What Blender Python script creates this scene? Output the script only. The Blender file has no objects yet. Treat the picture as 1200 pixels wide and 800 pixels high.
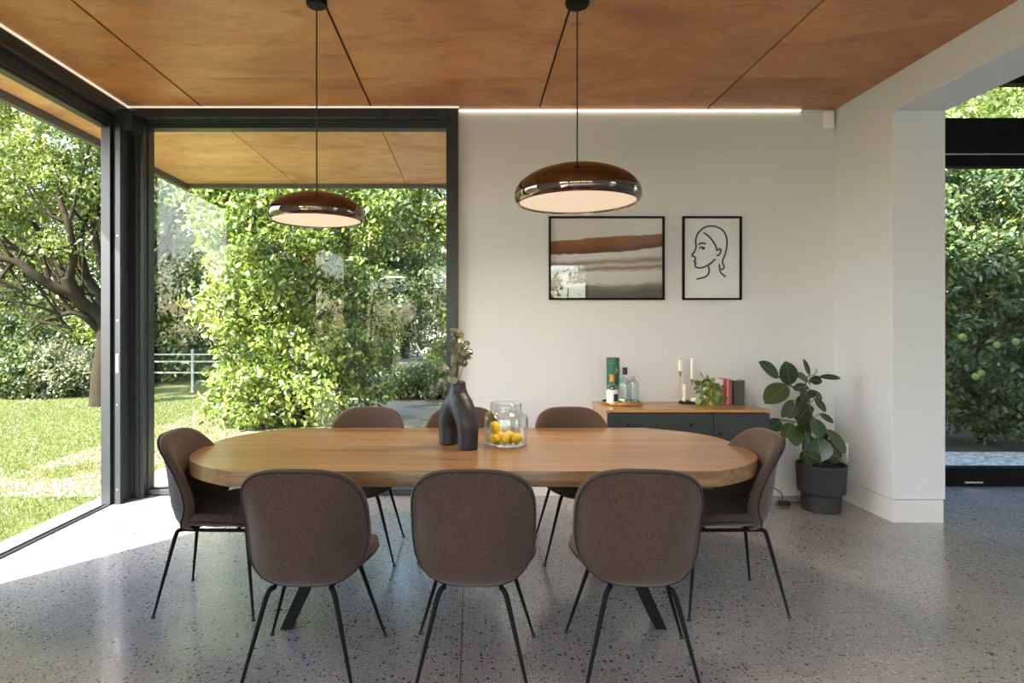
import bpy, bmesh, math, random
import numpy as np
from mathutils import Vector, Matrix

random.seed(7)
RNG = np.random.default_rng(11)
S = bpy.context.scene
COL = S.collection
PI = math.pi
F, VX, VY, CAMZ = 720.0, 552.0, 384.0, 1.42      # focal length and vanishing point in 1200x800 pixels, eye height in metres


def at(px, py, Y):
    return Vector(((px - VX) / F * Y, Y, CAMZ - (py - VY) / F * Y))


# ------------------------------------------------------------------ materials
class N:
    def __init__(self, name):
        self.m = bpy.data.materials.new(name)
        self.m.use_nodes = True
        self.t = self.m.node_tree
        self.t.nodes.clear()
        self.out = self.t.nodes.new('ShaderNodeOutputMaterial')

    def n(self, kind, **kw):
        nd = self.t.nodes.new('ShaderNode' + kind)
        for k, v in kw.items():
            if k in nd.bl_rna.properties:
                setattr(nd, k, v)
            else:
                self.set(nd, k, v)
        return nd

    def set(self, nd, key, v):
        s = nd.inputs[key] if not isinstance(key, str) or key in nd.inputs else nd.inputs[key.replace('_', ' ')]
        if hasattr(v, 'is_output'):
            self.t.links.new(v, s)
        else:
            if isinstance(v, (tuple, list)) and len(v) == 3 and s.type == 'RGBA':
                v = (*v, 1)
            s.default_value = v

    def math(self, op, a, b=None, c=None, clamp=False):
        nd = self.n('Math', operation=op)
        nd.use_clamp = clamp
        self.set(nd, 0, a)
        if b is not None:
            self.set(nd, 1, b)
        if c is not None:
            self.set(nd, 2, c)
        return nd.outputs[0]

    def mix(self, fac, a, b):
        nd = self.t.nodes.new('ShaderNodeMix')
        nd.data_type = 'RGBA'
        for i, v in ((0, fac), (6, a), (7, b)):
            self.set(nd, i, v)
        return nd.outputs[2]

    def ramp(self, fac, stops, interp='LINEAR'):
        nd = self.n('ValToRGB')
        cr = nd.color_ramp
        cr.interpolation = interp
        while len(cr.elements) < len(stops):
            cr.elements.new(0.5)
        for e, (p, c) in zip(cr.elements, stops):
            e.position = p
            e.color = (*c, 1) if len(c) == 3 else c
        self.set(nd, 0, fac)
        return nd.outputs[0]

    def coords(self, scale=(1, 1, 1), which='Object', loc=(0, 0, 0), rot=(0, 0, 0)):
        tc = self.n('TexCoord')
        mp = self.n('Mapping')
        self.t.links.new(tc.outputs[which], mp.inputs[0])
        mp.inputs['Scale'].default_value = scale
        mp.inputs['Location'].default_value = loc
        mp.inputs['Rotation'].default_value = rot
        return mp.outputs[0]

    def noise(self, vec, scale=5, detail=4, rough=.55, dist=0):
        nd = self.n('TexNoise')
        self.set(nd, 'Vector', vec)
        nd.inputs['Scale'].default_value = scale
        nd.inputs['Detail'].default_value = detail
        nd.inputs['Roughness'].default_value = rough
        nd.inputs['Distortion'].default_value = dist
        return nd.outputs[0]

    def xyz(self, vec):
        nd = self.n('SeparateXYZ')
        self.set(nd, 0, vec)
        return nd.outputs

    def bump(self, h, strength=.3, dist=.01):
        nd = self.n('Bump')
        nd.inputs['Strength'].default_value = strength
        nd.inputs['Distance'].default_value = dist
        self.set(nd, 'Height', h)
        return nd.outputs[0]

    def bsdf(self, color, rough=.5, metal=0, normal=None, spec=.5, coat=0, coatrough=.1, emit=None, estr=0):
        b = self.n('BsdfPrincipled')
        self.set(b, 'Base Color', color)
        self.set(b, 'Roughness', rough)
        self.set(b, 'Metallic', metal)
        b.inputs['Specular IOR Level'].default_value = spec
        b.inputs['Coat Weight'].default_value = coat
        b.inputs['Coat Roughness'].default_value = coatrough
        if normal is not None:
            self.set(b, 'Normal', normal)
        if emit is not None:
            self.set(b, 'Emission Color', emit)
            b.inputs['Emission Strength'].default_value = estr
        self.t.links.new(b.outputs[0], self.out.inputs[0])
        return b

    def surf(self, sock):
        self.t.links.new(sock, self.out.inputs[0])


def plain(name, color, rough=.5, metal=0, var=.08, scale=8, spec=.5, coat=0, bump=0, bscale=200):
    m = N(name)
    v = m.coords()
    f = m.noise(v, scale, 3)
    c1 = tuple(max(0, c * (1 - var)) for c in color)
    c2 = tuple(min(1, c * (1 + var)) for c in color)
    col = m.mix(f, c1, c2)
    nm = m.bump(m.noise(v, bscale, 2), bump, .002) if bump else None
    m.bsdf(col, rough, metal, nm, spec, coat)
    return m.m


def glass_sheet(name, tint=(.97, .99, .98), ior=1.5, boost=1.0):
    """thin clear pane: what is not mirrored goes straight through"""
    m = N(name)
    lw = m.n('LayerWeight')
    lw.inputs[0].default_value = .5
    r0 = ((ior - 1) / (ior + 1)) ** 2
    fac = m.math('MULTIPLY_ADD', m.math('POWER', lw.outputs['Facing'], 5.0), 1 - r0, r0)
    fac = m.math('MULTIPLY', fac, boost, clamp=True)
    tr = m.n('BsdfTransparent', Color=tint)
    gl = m.n('BsdfGlossy', Color=(1, 1, 1), Roughness=.0)
    mx = m.n('MixShader')
    m.set(mx, 0, fac)
    m.set(mx, 1, tr.outputs[0])
    m.set(mx, 2, gl.outputs[0])
    m.surf(mx.outputs[0])
    return m.m


def leaf_mat(name, stops, trans=.3, tcol=(.34, .40, .06), gloss=.055):
    m = N(name)
    g = m.n('NewGeometry')
    c = m.ramp(g.outputs['Random Per Island'], stops)
    d = m.n('BsdfDiffuse', Color=c)
    t = m.n('BsdfTranslucent')
    m.set(t, 'Color', m.mix(.45, c, tcol))
    mx = m.n('MixShader')
    m.set(mx, 0, trans)
    m.set(mx, 1, d.outputs[0])
    m.set(mx, 2, t.outputs[0])
    gl = m.n('BsdfGlossy', Color=(1, 1, 1), Roughness=.28)
    m2 = m.n('MixShader')
    m.set(m2, 0, gloss)
    m.set(m2, 1, mx.outputs[0])
    m.set(m2, 2, gl.outputs[0])
    m.surf(m2.outputs[0])
    return m.m


M = {}
M['wall'] = plain('white_plaster', (.655, .665, .67), .75, var=.02, scale=1.2, spec=.25, bump=.05, bscale=60)
M['base'] = plain('white_skirting', (.66, .65, .635), .5, var=.02, spec=.35)
M['frame'] = plain('charcoal_aluminium', (.021, .025, .029), .36, .1, .1)
M['black'] = plain('black_steel', (.006, .006, .007), .5, .0, .1, spec=.1)
M['steel'] = plain('brushed_steel', (.55, .55, .53), .3, 1, .1)
M['rubber'] = plain('black_plastic', (.012, .012, .012), .55)
M['glass'] = glass_sheet('window_glass', (.97, .985, .975), 1.5, .28)
M['clear'] = glass_sheet('clear_glass', (.91, .93, .92), 1.5, 1.5)
M['picglass'] = glass_sheet('picture_glass', (.985, .99, .985), 1.5, .8)
M['brass'] = plain('polished_brass', (.85, .64, .30), .18, 1, .12, 20)
M['gold'] = plain('gold_ceramic', (.62, .45, .14), .3, .6, .15, 14)
M['white_plastic'] = plain('white_plastic', (.8, .8, .78), .4, var=.02)
M['candle'] = plain('ivory_wax', (.82, .78, .68), .5, var=.03)
M['vase'] = plain('charcoal_stoneware', (.0145, .014, .0155), .48, var=.25, scale=10, bump=.12, bscale=120)
M['soil'] = plain('potting_soil', (.02, .014, .01), .95, var=.5, scale=60, bump=.8, bscale=90)
M['pot'] = plain('charcoal_pot', (.024, .024, .027), .6, var=.15, bump=.06)
M['bark'] = plain('tree_bark', (.024, .020, .012), .95, var=.5, scale=9, spec=.1, bump=.8, bscale=25)
M['stem'] = plain('brown_stem', (.09, .06, .035), .7, var=.3)
M['lemon'] = plain('lemon_peel', (.92, .6, .03), .42, var=.08, bump=.25, bscale=260)
M['fruit'] = plain('green_citrus', (.20, .28, .05), .45, var=.15)
M['charcoal'] = plain('charcoal_lacquer', (.025, .026, .027), .5, var=.12)
M['black_or_shade'] = plain('black_finish_or_shade', (.006, .006, .006), .7)  # dark knobs and candle base, plus the painted shade in the vase mouth
M['paper'] = plain('drawing_paper', (.80, .82, .83), .8, var=.02)
M['ink'] = plain('black_ink', (.012, .012, .012), .7)
M['green_tube'] = plain('green_card', (.015, .12, .055), .4, var=.2, scale=15)
M['label'] = plain('white_label', (.75, .75, .75), .6)
M['darklabel'] = plain('dark_label', (.03, .025, .03), .6)
M['cork'] = plain('orange_stopper', (.75, .25, .04), .5)
M['gin'] = glass_sheet('pale_bottle_glass', (.92, .945, .95), 1.5, 1.3)
M['red'] = plain('red_cloth_cover', (.5, .03, .045), .6)
M['pink'] = plain('rose_cover', (.62, .35, .33), .6)
M['grey'] = plain('grey_cover', (.16, .14, .14), .6)
M['dark_cover'] = plain('charcoal_cover', (.065, .060, .053), .45, var=.25, scale=5)
M['page'] = plain('book_pages', (.8, .76, .68), .8)
M['pale_cover'] = plain('pale_cover', (.78, .74, .74), .6)
M['earth'] = plain('dark_garden_soil', (.07, .052, .038), .95, var=.5, scale=12, bump=.8, bscale=40)
M['midrib'] = plain('pale_midrib', (.16, .20, .075), .5)
M['paving'] = plain('grey_paving', (.42, .41, .40), .85, var=.12, scale=4, bump=.2, bscale=50)
M['fence'] = plain('weathered_white_paint', (.26, .28, .25), .7)
M['roofing'] = plain('roof_metal', (.10, .10, .11), .6)


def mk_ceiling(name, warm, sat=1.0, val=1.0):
    m = N(name)
    tc = m.n('TexCoord').outputs['Object']
    x, y, z = m.xyz(tc)
    pid = m.math('FLOOR', m.math('DIVIDE', m.math('ADD', x, 3.64), 1.405))
    row = m.math('FLOOR', m.math('DIVIDE', m.math('ADD', y, 10 - 4.71), 2.45))
    wn = m.n('TexWhiteNoise', noise_dimensions='2D')
    cmb = m.n('CombineXYZ')
    m.set(cmb, 0, pid)
    m.set(cmb, 1, row)
    m.set(wn, 'Vector', cmb.outputs[0])
    off = m.n('VectorMath', operation='MULTIPLY_ADD')
    m.set(off, 0, wn.outputs['Color'])
    off.inputs[1].default_value = (31, 17, 5)
    m.set(off, 2, tc)
    mp = m.n('Mapping')
    m.set(mp, 0, off.outputs[0])
    mp.inputs['Scale'].default_value = (1.0, 2.0, 1)
    big = m.noise(mp.outputs[0], 1.0, 5, .6, 1.2)
    mp2 = m.n('Mapping')
    m.set(mp2, 0, off.outputs[0])
    mp2.inputs['Scale'].default_value = (5, 26, 1)
    fine = m.noise(mp2.outputs[0], 2.6, 6, .65, 2.2)
    knots = m.noise(mp.outputs[0], 4.2, 3, .5, .6)
    c = m.ramp(big, [(.28, (.31, .112, .035)), (.5, (.45, .182, .058)), (.72, (.55, .265, .092))])
    c = m.mix(m.math('MULTIPLY', m.math('SUBTRACT', fine, .44, clamp=True), 2.2, clamp=True), c, (.22, .072, .022))
    c = m.mix(m.math('MULTIPLY', m.math('SUBTRACT', knots, .57, clamp=True), 3.2, clamp=True), c, (.19, .08, .035))
    hsv = m.n('HueSaturation')
    hsv.inputs['Hue'].default_value = .5 + warm
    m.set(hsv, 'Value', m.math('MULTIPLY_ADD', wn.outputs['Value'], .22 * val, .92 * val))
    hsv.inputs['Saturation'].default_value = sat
    m.set(hsv, 'Color', c)
    m.bsdf(hsv.outputs[0], .42, 0, m.bump(fine, .05, .002), .4, .12, .25)
    return m.m


M['ceil'] = mk_ceiling('stained_plywood', 0)
M['soffit'] = mk_ceiling('lightened_plywood', .006, .86, 1.45)  # ceiling plywood again, outdoor brightness put into its colour


def mk_wood(name, c_dark, c_mid, c_light, board=.115, axis='x', rough=.33, coat=.25):
    m = N(name)
    tc = m.n('TexCoord').outputs['Object']
    x, y, z = m.xyz(tc)
    a, b = (x, y) if axis == 'x' else (y, x)
    bid = m.math('FLOOR', m.math('DIVIDE', b, board))
    wn = m.n('TexWhiteNoise', noise_dimensions='1D')
    m.set(wn, 'W', bid)
    cmb = m.n('CombineXYZ')
    m.set(cmb, 0, m.math('MULTIPLY_ADD', wn.outputs['Value'], 13.0, a))
    m.set(cmb, 1, m.math('MULTIPLY', b, 18.0))
    m.set(cmb, 2, m.math('MULTIPLY', z, 18.0))
    g = m.noise(cmb.outputs[0], 1.5, 6, .62, .8)
    cmb2 = m.n('CombineXYZ')
    m.set(cmb2, 0, m.math('MULTIPLY', a, 5.0))
    m.set(cmb2, 1, m.math('MULTIPLY', b, 190.0))
    m.set(cmb2, 2, m.math('MULTIPLY', z, 190.0))
    fine = m.noise(cmb2.outputs[0], 1.0, 3, .6)
    c = m.ramp(g, [(.25, c_dark), (.5, c_mid), (.75, c_light)])
    c = m.mix(m.math('MULTIPLY', m.math('SUBTRACT', fine, .5, clamp=True), 1.6, clamp=True), c, c_dark)
    hsv = m.n('HueSaturation')
    m.set(hsv, 'Value', m.math('MULTIPLY_ADD', wn.outputs['Value'], .35, .82))
    m.set(hsv, 'Color', c)
    m.bsdf(hsv.outputs[0], rough, 0, m.bump(fine, .05, .001), .45, coat, .18)
    return m.m


M['table'] = mk_wood('honey_hardwood', (.14, .064, .026), (.265, .145, .064), (.385, .235, .118))
M['oak'] = mk_wood('golden_oak', (.36, .17, .055), (.50, .27, .10), (.58, .34, .15), .2)


def mk_floor():
    m = N('terrazzo_concrete')
    tc = m.n('TexCoord').outputs['Object']
    x, y, z = m.xyz(tc)
    cloud = m.noise(tc, 1.3, 4, .6)
    fine = m.noise(tc, 60, 4, .7)
    c = m.ramp(cloud, [(.3, (.30, .285, .272)), (.7, (.385, .366, .35))])
    c = m.mix(m.math('MULTIPLY', m.math('SUBTRACT', fine, .45, clamp=True), 1.4, clamp=True), c, (.225, .212, .203))

    def chips(scale, size, prob, col, c):
        nz = m.n('TexNoise')
        m.set(nz, 'Vector', tc)
        nz.inputs['Scale'].default_value = scale * .9
        add = m.n('VectorMath', operation='MULTIPLY_ADD')
        m.set(add, 0, nz.outputs['Color'])
        add.inputs[1].default_value = (.9 / scale, .9 / scale, 0)
        m.set(add, 2, tc)
        v = m.n('TexVoronoi', voronoi_dimensions='2D')
        m.set(v, 'Vector', add.outputs[0])
        v.inputs['Scale'].default_value = scale
        r, g, b = m.xyz(v.outputs['Color'])
        keep = m.math('LESS_THAN', r, prob)
        rad = m.math('MULTIPLY_ADD', g, size * .7, size * .3)
        inside = m.math('LESS_THAN', v.outputs['Distance'], rad)
        return m.mix(m.math('MULTIPLY', keep, inside), c, col)

    c = chips(60, .38, .30, (.25, .235, .225), c)
    c = chips(80, .36, .20, (.55, .53, .50), c)
    c = chips(38, .26, .24, (.045, .045, .047), c)
    c = chips(66, .30, .24, (.045, .043, .043), c)
    c = chips(17, .15, .14, (.05, .05, .055), c)
    for xj in (-.043, 3.48):
        d = m.math('ABSOLUTE', m.math('SUBTRACT', x, xj))
        c = m.mix(m.math('LESS_THAN', d, .0028), c, (.13, .10, .085))
    m.bsdf(c, m.math('MULTIPLY_ADD', fine, .10, .15), 0, None, .5, .25, .10)
    return m.m


M['floor'] = mk_floor()


def mk_lawn():
    m = N('lawn_ground')
    tc = m.n('TexCoord').outputs['Object']
    x, y, z = m.xyz(tc)
    a = m.noise(tc, .55, 5, .65)
    b = m.noise(tc, 16, 5, .7)
    c = m.ramp(b, [(.3, (.06, .08, .022)), (.55, (.10, .12, .038)), (.75, (.16, .16, .07))])
    dry = m.math('MULTIPLY', m.math('SUBTRACT', a, .52, clamp=True), 5.0, clamp=True)
    c = m.mix(m.math('MULTIPLY', dry, .7), c, (.22, .19, .10))
    # worn earth under the shrubs behind the house
    e = m.math('MULTIPLY', m.math('GREATER_THAN', x, -4.6), m.math('GREATER_THAN', y, 5.3))
    e = m.math('MULTIPLY', e, m.math('MULTIPLY', m.math('SUBTRACT', m.noise(tc, .9, 4, .6), .35, clamp=True), 6.0, clamp=True))
    c = m.mix(m.math('MULTIPLY', e, .85), c, m.mix(b, (.28, .22, .155), (.46, .39, .30)))
    m.bsdf(c, .95, 0, m.bump(b, .6, .04), .1)
    return m.m


M['lawn'] = mk_lawn()


def mk_gravel():
    m = N('pale_gravel')
    tc = m.n('TexCoord').outputs['Object']
    v = m.n('TexVoronoi')
    m.set(v, 'Vector', tc)
    v.inputs['Scale'].default_value = 28
    r, g, b = m.xyz(v.outputs['Color'])
    c = m.ramp(r, [(0, (.30, .27, .24)), (.5, (.52, .48, .43)), (1, (.72, .69, .64))])
    m.bsdf(c, .9, 0, m.bump(v.outputs['Distance'], .8, .02), .2)
    return m.m


M['gravel'] = mk_gravel()


def mk_fabric():
    m = N('brown_wool_fabric')
    tc = m.n('TexCoord').outputs['Object']
    f = m.noise(tc, 330, 3, .7)
    g = m.noise(tc, 90, 3, .6)
    c = m.ramp(f, [(.32, (.018, .010, .0065)), (.5, (.055, .034, .025)), (.68, (.125, .083, .065))])
    c = m.mix(m.math('MULTIPLY', g, .4), c, (.044, .028, .022))
    b = m.bsdf(c, .9, 0, m.bump(f, .35, .002), .25)
    b.inputs['Sheen Weight'].default_value = .22
    b.inputs['Sheen Roughness'].default_value = .5
    b.inputs['Sheen Tint'].default_value = (.85, .75, .72, 1)
    return m.m


M['fabric'] = mk_fabric()
M['piping'] = plain('dark_piping', (.014, .012, .012), .8)
M['chrome'] = plain('bronze_mirror', (.20, .15, .125), .035, 1, .03)


def mk_glow(name, col, strength, base=(.8, .75, .68), falloff=None):
    m = N(name)
    m.bsdf(base, .5, 0, None, .3, 0, .1, col, strength)
    return m.m


M['diffuser'] = mk_glow('lit_lamp_diffuser', (1.0, .78, .55), .30, (.55, .45, .36))
M['led'] = mk_glow('warm_led_strip', (1.0, .80, .58), 1.2)
M['led_soft'] = mk_glow('warm_led_strip_dim', (1.0, .84, .62), .34)

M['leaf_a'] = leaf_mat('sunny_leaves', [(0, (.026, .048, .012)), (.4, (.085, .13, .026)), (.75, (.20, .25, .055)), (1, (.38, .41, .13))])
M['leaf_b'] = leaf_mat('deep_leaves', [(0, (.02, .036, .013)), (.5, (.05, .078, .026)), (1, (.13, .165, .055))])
M['leaf_c'] = leaf_mat('climber_leaves', [(0, (.030, .058, .012)), (.35, (.085, .145, .022)), (.7, (.22, .29, .05)), (1, (.42, .46, .12))], .32)
M['leaf_d'] = leaf_mat('citrus_leaves', [(0, (.022, .045, .022)), (.5, (.06, .105, .04)), (1, (.19, .235, .075))], .25, gloss=.035)
M['leaf_e'] = leaf_mat('grey_green_leaves', [(0, (.10, .13, .07)), (.5, (.22, .25, .13)), (1, (.42, .40, .27))], .25)
M['grass'] = leaf_mat('grass_blades', [(0, (.058, .082, .018)), (.5, (.108, .135, .038)), (.85, (.17, .175, .07)), (1, (.25, .22, .13))], .3, gloss=.02)


def mk_ficus():
    m = N('rubber_plant_leaf')
    g = m.n('NewGeometry')
    c = m.ramp(g.outputs['Random Per Island'], [(0, (.012, .026, .011)), (.6, (.024, .052, .017)), (.9, (.045, .085, .024)), (1, (.06, .055, .03))])
    m.bsdf(c, .3, 0, None, .5, .1, .2)
    return m.m


M['ficus'] = mk_ficus()
M['eucalyptus'] = leaf_mat('eucalyptus_leaf', [(0, (.11, .125, .09)), (.6, (.22, .24, .17)), (1, (.33, .32, .22))], .2, gloss=.05)
M['pothos'] = leaf_mat('trailing_plant_leaf', [(0, (.05, .11, .02)), (.6, (.13, .24, .04)), (1, (.3, .4, .1))], .2, gloss=.08)


# ------------------------------------------------------------------ objects
def tag(o, label=None, cat=None, group=None, kind=None):
    if label:
        o['label'] = label
    if cat:
        o['category'] = cat
    if group:
        o['group'] = group
    if kind:
        o['kind'] = kind
    return o


def empty(name, loc=(0, 0, 0), rz=0, **kw):
    o = bpy.data.objects.new(name, None)
    o.empty_display_size = .1
    o.location = loc
    o.rotation_euler = (0, 0, rz)
    COL.objects.link(o)
    return tag(o, **kw)


def copy_tree(o, parent=None, loc=None, rz=None, **kw):
    c = o.copy()
    COL.objects.link(c)
    if parent is not None:
        c.parent = parent
    if loc is not None:
        c.location = loc
    if rz is not None:
        c.rotation_euler = (0, 0, rz)
    tag(c, **kw)
    for ch in list(o.children):
        copy_tree(ch, c)
    return c


class MB:
    def __init__(self):
        self.v, self.f = [], []

    def add(self, vs, fs):
        b = len(self.v)
        self.v += [tuple(p) for p in vs]
        self.f += [tuple(i + b for i in f) for f in fs]
        return self

    def box(self, x0, x1, y0, y1, z0, z1):
        vs = [(x, y, z) for z in (z0, z1) for y in (y0, y1) for x in (x0, x1)]
        return self.add(vs, [(0, 2, 3, 1), (4, 5, 7, 6), (0, 1, 5, 4), (2, 6, 7, 3), (0, 4, 6, 2), (1, 3, 7, 5)])

    def tube(self, pts, r, seg=10, closed=False, caps=True):
        pts = [Vector(p) for p in pts]
        n = len(pts)
        rr = r if isinstance(r, (list, tuple)) else [r] * n
        vs, fs = [], []
        up = None
        for i, p in enumerate(pts):
            a = pts[(i - 1) % n] if (closed or i > 0) else p
            b = pts[(i + 1) % n] if (closed or i < n - 1) else p
            t = (b - a).normalized()
            if up is None:
                up = Vector((0, 0, 1)) if abs(t.z) < .9 else Vector((1, 0, 0))
            s = t.cross(up)
            if s.length < 1e-6:
                s = t.cross(Vector((0, 1, .1)))
            s.normalize()
            up = s.cross(t).normalized()
            for k in range(seg):
                an = 2 * PI * k / seg
                vs.append(p + rr[i] * (math.cos(an) * s + math.sin(an) * up))
        m = n if closed else n - 1
        for i in range(m):
            for k in range(seg):
                a0 = i * seg + k
                a1 = i * seg + (k + 1) % seg
                j = (i + 1) % n
                fs.append((a0, a1, j * seg + (k + 1) % seg, j * seg + k))
        if caps and not closed:
            fs.append(tuple(range(seg))[::-1])
            fs.append(tuple((n - 1) * seg + k for k in range(seg)))
        return self.add(vs, fs)

    def lathe(self, prof, seg=32, c=(0, 0, 0), flute=0, nfl=0, flz=(0, 0)):
        vs, fs = [], []
        rings = []
        for (r, z) in prof:
            if r < 1e-6:
                rings.append([len(vs)])
                vs.append((c[0], c[1], c[2] + z))
            else:
                ring = []
                for k in range(seg):
                    an = 2 * PI * k / seg
                    q = r
                    if flute and flz[0] <= z <= flz[1]:
                        q = r + flute * (1 if k % 2 else -1)
                    ring.append(len(vs))
                    vs.append((c[0] + q * math.cos(an), c[1] + q * math.sin(an), c[2] + z))
                rings.append(ring)
        for a, b in zip(rings, rings[1:]):
            for k in range(seg):
                k2 = (k + 1) % seg
                if len(a) == 1 and len(b) == 1:
                    continue
                if len(a) == 1:
                    fs.append((a[0], b[k2], b[k]))
                elif len(b) == 1:
                    fs.append((a[k], a[k2], b[0]))
                else:
                    fs.append((a[k], a[k2], b[k2], b[k]))
        return self.add(vs, fs)

    def prism(self, outline, z0, z1):
        n = len(outline)
        vs = [(x, y, z0) for x, y in outline] + [(x, y, z1) for x, y in outline]
        fs = [tuple(range(n))[::-1], tuple(range(n, 2 * n))]
        fs += [(i, (i + 1) % n, n + (i + 1) % n, n + i) for i in range(n)]
        return self.add(vs, fs)

    def grid(self, fn, nu, nv):
        vs = [fn(i / nu, j / nv) for j in range(nv + 1) for i in range(nu + 1)]
        fs = [(j * (nu + 1) + i, j * (nu + 1) + i + 1, (j + 1) * (nu + 1) + i + 1, (j + 1) * (nu + 1) + i) for j in range(nv) for i in range(nu)]
        return self.add(vs, fs)

    def blob(self, c, rx, ry, rz, seg=14, rings=9):
        prof = [(math.sin(PI * i / rings), -math.cos(PI * i / rings)) for i in range(rings + 1)]
        prof[0] = (0, -1)
        prof[-1] = (0, 1)
        sub = MB().lathe(prof, seg)
        return self.add([(c[0] + x * rx, c[1] + y * ry, c[2] + z * rz) for x, y, z in sub.v], sub.f)

    def build(self, name, mat, parent=None, smooth=None, bevel=0, solid=0, solid_off=0, subsurf=0, **kw):
        me = bpy.data.meshes.new(name)
        me.from_pydata(self.v, [], self.f)
        bm = bmesh.new()
        bm.from_mesh(me)
        bmesh.ops.recalc_face_normals(bm, faces=bm.faces)
        bm.to_mesh(me)
        bm.free()
        me.materials.append(M[mat] if isinstance(mat, str) else mat)
        if smooth is not None:
            me.polygons.foreach_set('use_smooth', [True] * len(me.polygons))
            me.set_sharp_from_angle(angle=math.radians(smooth))
        o = bpy.data.objects.new(name, me)
        COL.objects.link(o)
        if parent is not None:
            o.parent = parent
        if solid:
            md = o.modifiers.new('solid', 'SOLIDIFY')
            md.thickness = solid
            md.offset = solid_off
        if bevel:
            md = o.modifiers.new('bevel', 'BEVEL')
            md.width = bevel
            md.segments = 2
            md.limit_method = 'ANGLE'
        if subsurf:
            md = o.modifiers.new('sub', 'SUBSURF')
            md.levels = md.render_levels = subsurf
        return tag(o, **kw)


def frame_box(w0, w1, z0, z1, t, y0, y1):
    """rectangular frame in the xz plane"""
    b = MB()
    b.box(w0, w0 + t, y0, y1, z0, z1).box(w1 - t, w1, y0, y1, z0, z1)
    b.box(w0 + t, w1 - t, y0, y1, z0, z0 + t).box(w0 + t, w1 - t, y0, y1, z1 - t, z1)
    return b


def smooth_path(pts, n=6):
    """Catmull-Rom through the points"""
    P = [Vector(p) for p in pts]
    P = [P[0] * 2 - P[1]] + P + [P[-1] * 2 - P[-2]]
    out = []
    for i in range(1, len(P) - 2):
        a, b, c, d = P[i - 1:i + 3]
        for k in range(n):
            t = k / n
            out.append(.5 * ((2 * b) + (c - a) * t + (2 * a - 5 * b + 4 * c - d) * t * t + (3 * b - a - 3 * c + d) * t ** 3))
    out.append(P[-2])
    return out


ST = dict(kind='structure')
H = 3.2575
YB = 5.19
XL, XR = -2.89, 3.07

# ------------------------------------------------------------------ setting: room shell
MB().box(-3.12, 9.0, -4.2, 5.62, -.12, 0).build('floor', 'floor', **ST)
# ceiling: ply panels with dark shadow gaps, all at one height
seams = [-2.85, -2.24, -.83, .57, 1.98, 3.07]
b = MB()
for x0, x1 in zip(seams, seams[1:]):
    for y0, y1 in ((-4.0, -2.64), (-2.64, -.19), (-.19, 2.26), (2.26, 4.71), (4.71, 5.18)):
        b.box(x0 + (.008 if x0 > -2.8 else 0), x1 - (.008 if x1 < 3 else 0), y0 + .0012, y1 - .0012, H, H + .018)
b.build('ceiling', 'ceil', **ST)
b = MB()
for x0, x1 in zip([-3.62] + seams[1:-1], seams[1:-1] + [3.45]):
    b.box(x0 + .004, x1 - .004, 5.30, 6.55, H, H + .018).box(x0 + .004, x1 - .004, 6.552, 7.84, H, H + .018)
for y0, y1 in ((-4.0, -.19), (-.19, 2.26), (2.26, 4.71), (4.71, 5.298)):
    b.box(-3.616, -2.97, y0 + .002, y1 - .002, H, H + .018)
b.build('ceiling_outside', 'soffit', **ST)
# roof and fascia
b = MB()
b.box(-3.66, 3.5, -4.4, 7.88, H + .03, H + .2)
b.box(-3.68, -3.62, -4.4, 7.90, H - .07, H + .2)
b.box(-3.66, 3.5, 7.84, 7.90, H - .05, H + .2)
b.build('roof', 'roofing', **ST)

wb = MB().box(-.108, 3.075, YB, YB + .2, .15, H + .03)
wb.build('wall_back', 'wall', **ST)
MB().box(-.108, 3.075, YB + .006, YB + .2, 0, .146).build('baseboard_back', 'base', **ST)
wr = MB().box(XR, 3.455, 4.475, 5.62, .17, 3.75).box(XR, 3.455, -4.0, 4.475, 2.998, 3.75)
wr.build('wall_right', 'wall', bevel=.004, **ST)
MB().box(XR + .008, 3.447, 4.483, 5.62, 0, .165).build('baseboard_right', 'base', **ST)
MB().box(-3.0, XL + .04, -.8, 2.93, 0, H + .03).box(-3.0, XL + .04, -4.0, -.8, 3.05, H + .03).build('wall_left', 'wall', **ST)  # opening behind the viewer is added, unseen, to let in more daylight
b = MB().box(-3.0, -2.55, -4.2, -4.0, 0, H + .03).box(2.75, 3.455, -4.2, -4.0, 0, H + .03).box(-2.55, 2.75, -4.2, -4.0, 2.95, H + .03)
b.build('wall_rear', 'wall', **ST)
# glazed doors behind the viewer
dr = empty('door_2', **ST)
fb = MB()
for i in range(4):
    x0 = -2.55 + 1.325 * i
    q = frame_box(x0, x0 + 1.325, 0, 2.95, .06, -4.14, -4.08)
    fb.add(q.v, q.f)
fb.build('door_frame', 'frame', dr)
for i in range(4):
    x0 = -2.55 + 1.325 * i
    MB().box(x0 + .06, x0 + 1.265, -4.115, -4.105, .06, 2.89).build('glass', 'glass', dr)

# ------------------------------------------------------------------ window in the back wall
w1 = empty('window_1', **ST)
x0, x1 = -2.74, -.108
b = MB()
b.box(x1 - .10, x1, YB - .045, YB + .10, 0, 3.25)                 # right jamb
b.box(-2.78, x1 - .10, YB - .09, YB + .0, 3.165, 3.238)            # steel head face
b.box(-2.78, x1 - .10, YB - .01, YB + .11, 3.15, 3.25)
b.box(x0, x1 - .10, YB + .0, YB + .10, 3.105, 3.15)
b.box(x0, x1 - .10, YB - .005, YB + .09, .012, .055)
b.box(x0, x0 + .02, YB - .005, YB + .09, .055, 3.105)
b.build('window_frame', 'frame', w1, bevel=.003)
MB().box(x0 + .02, x1 - .10, YB + .04, YB + .052, .055, 3.105).build('glass', 'glass', w1)

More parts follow.
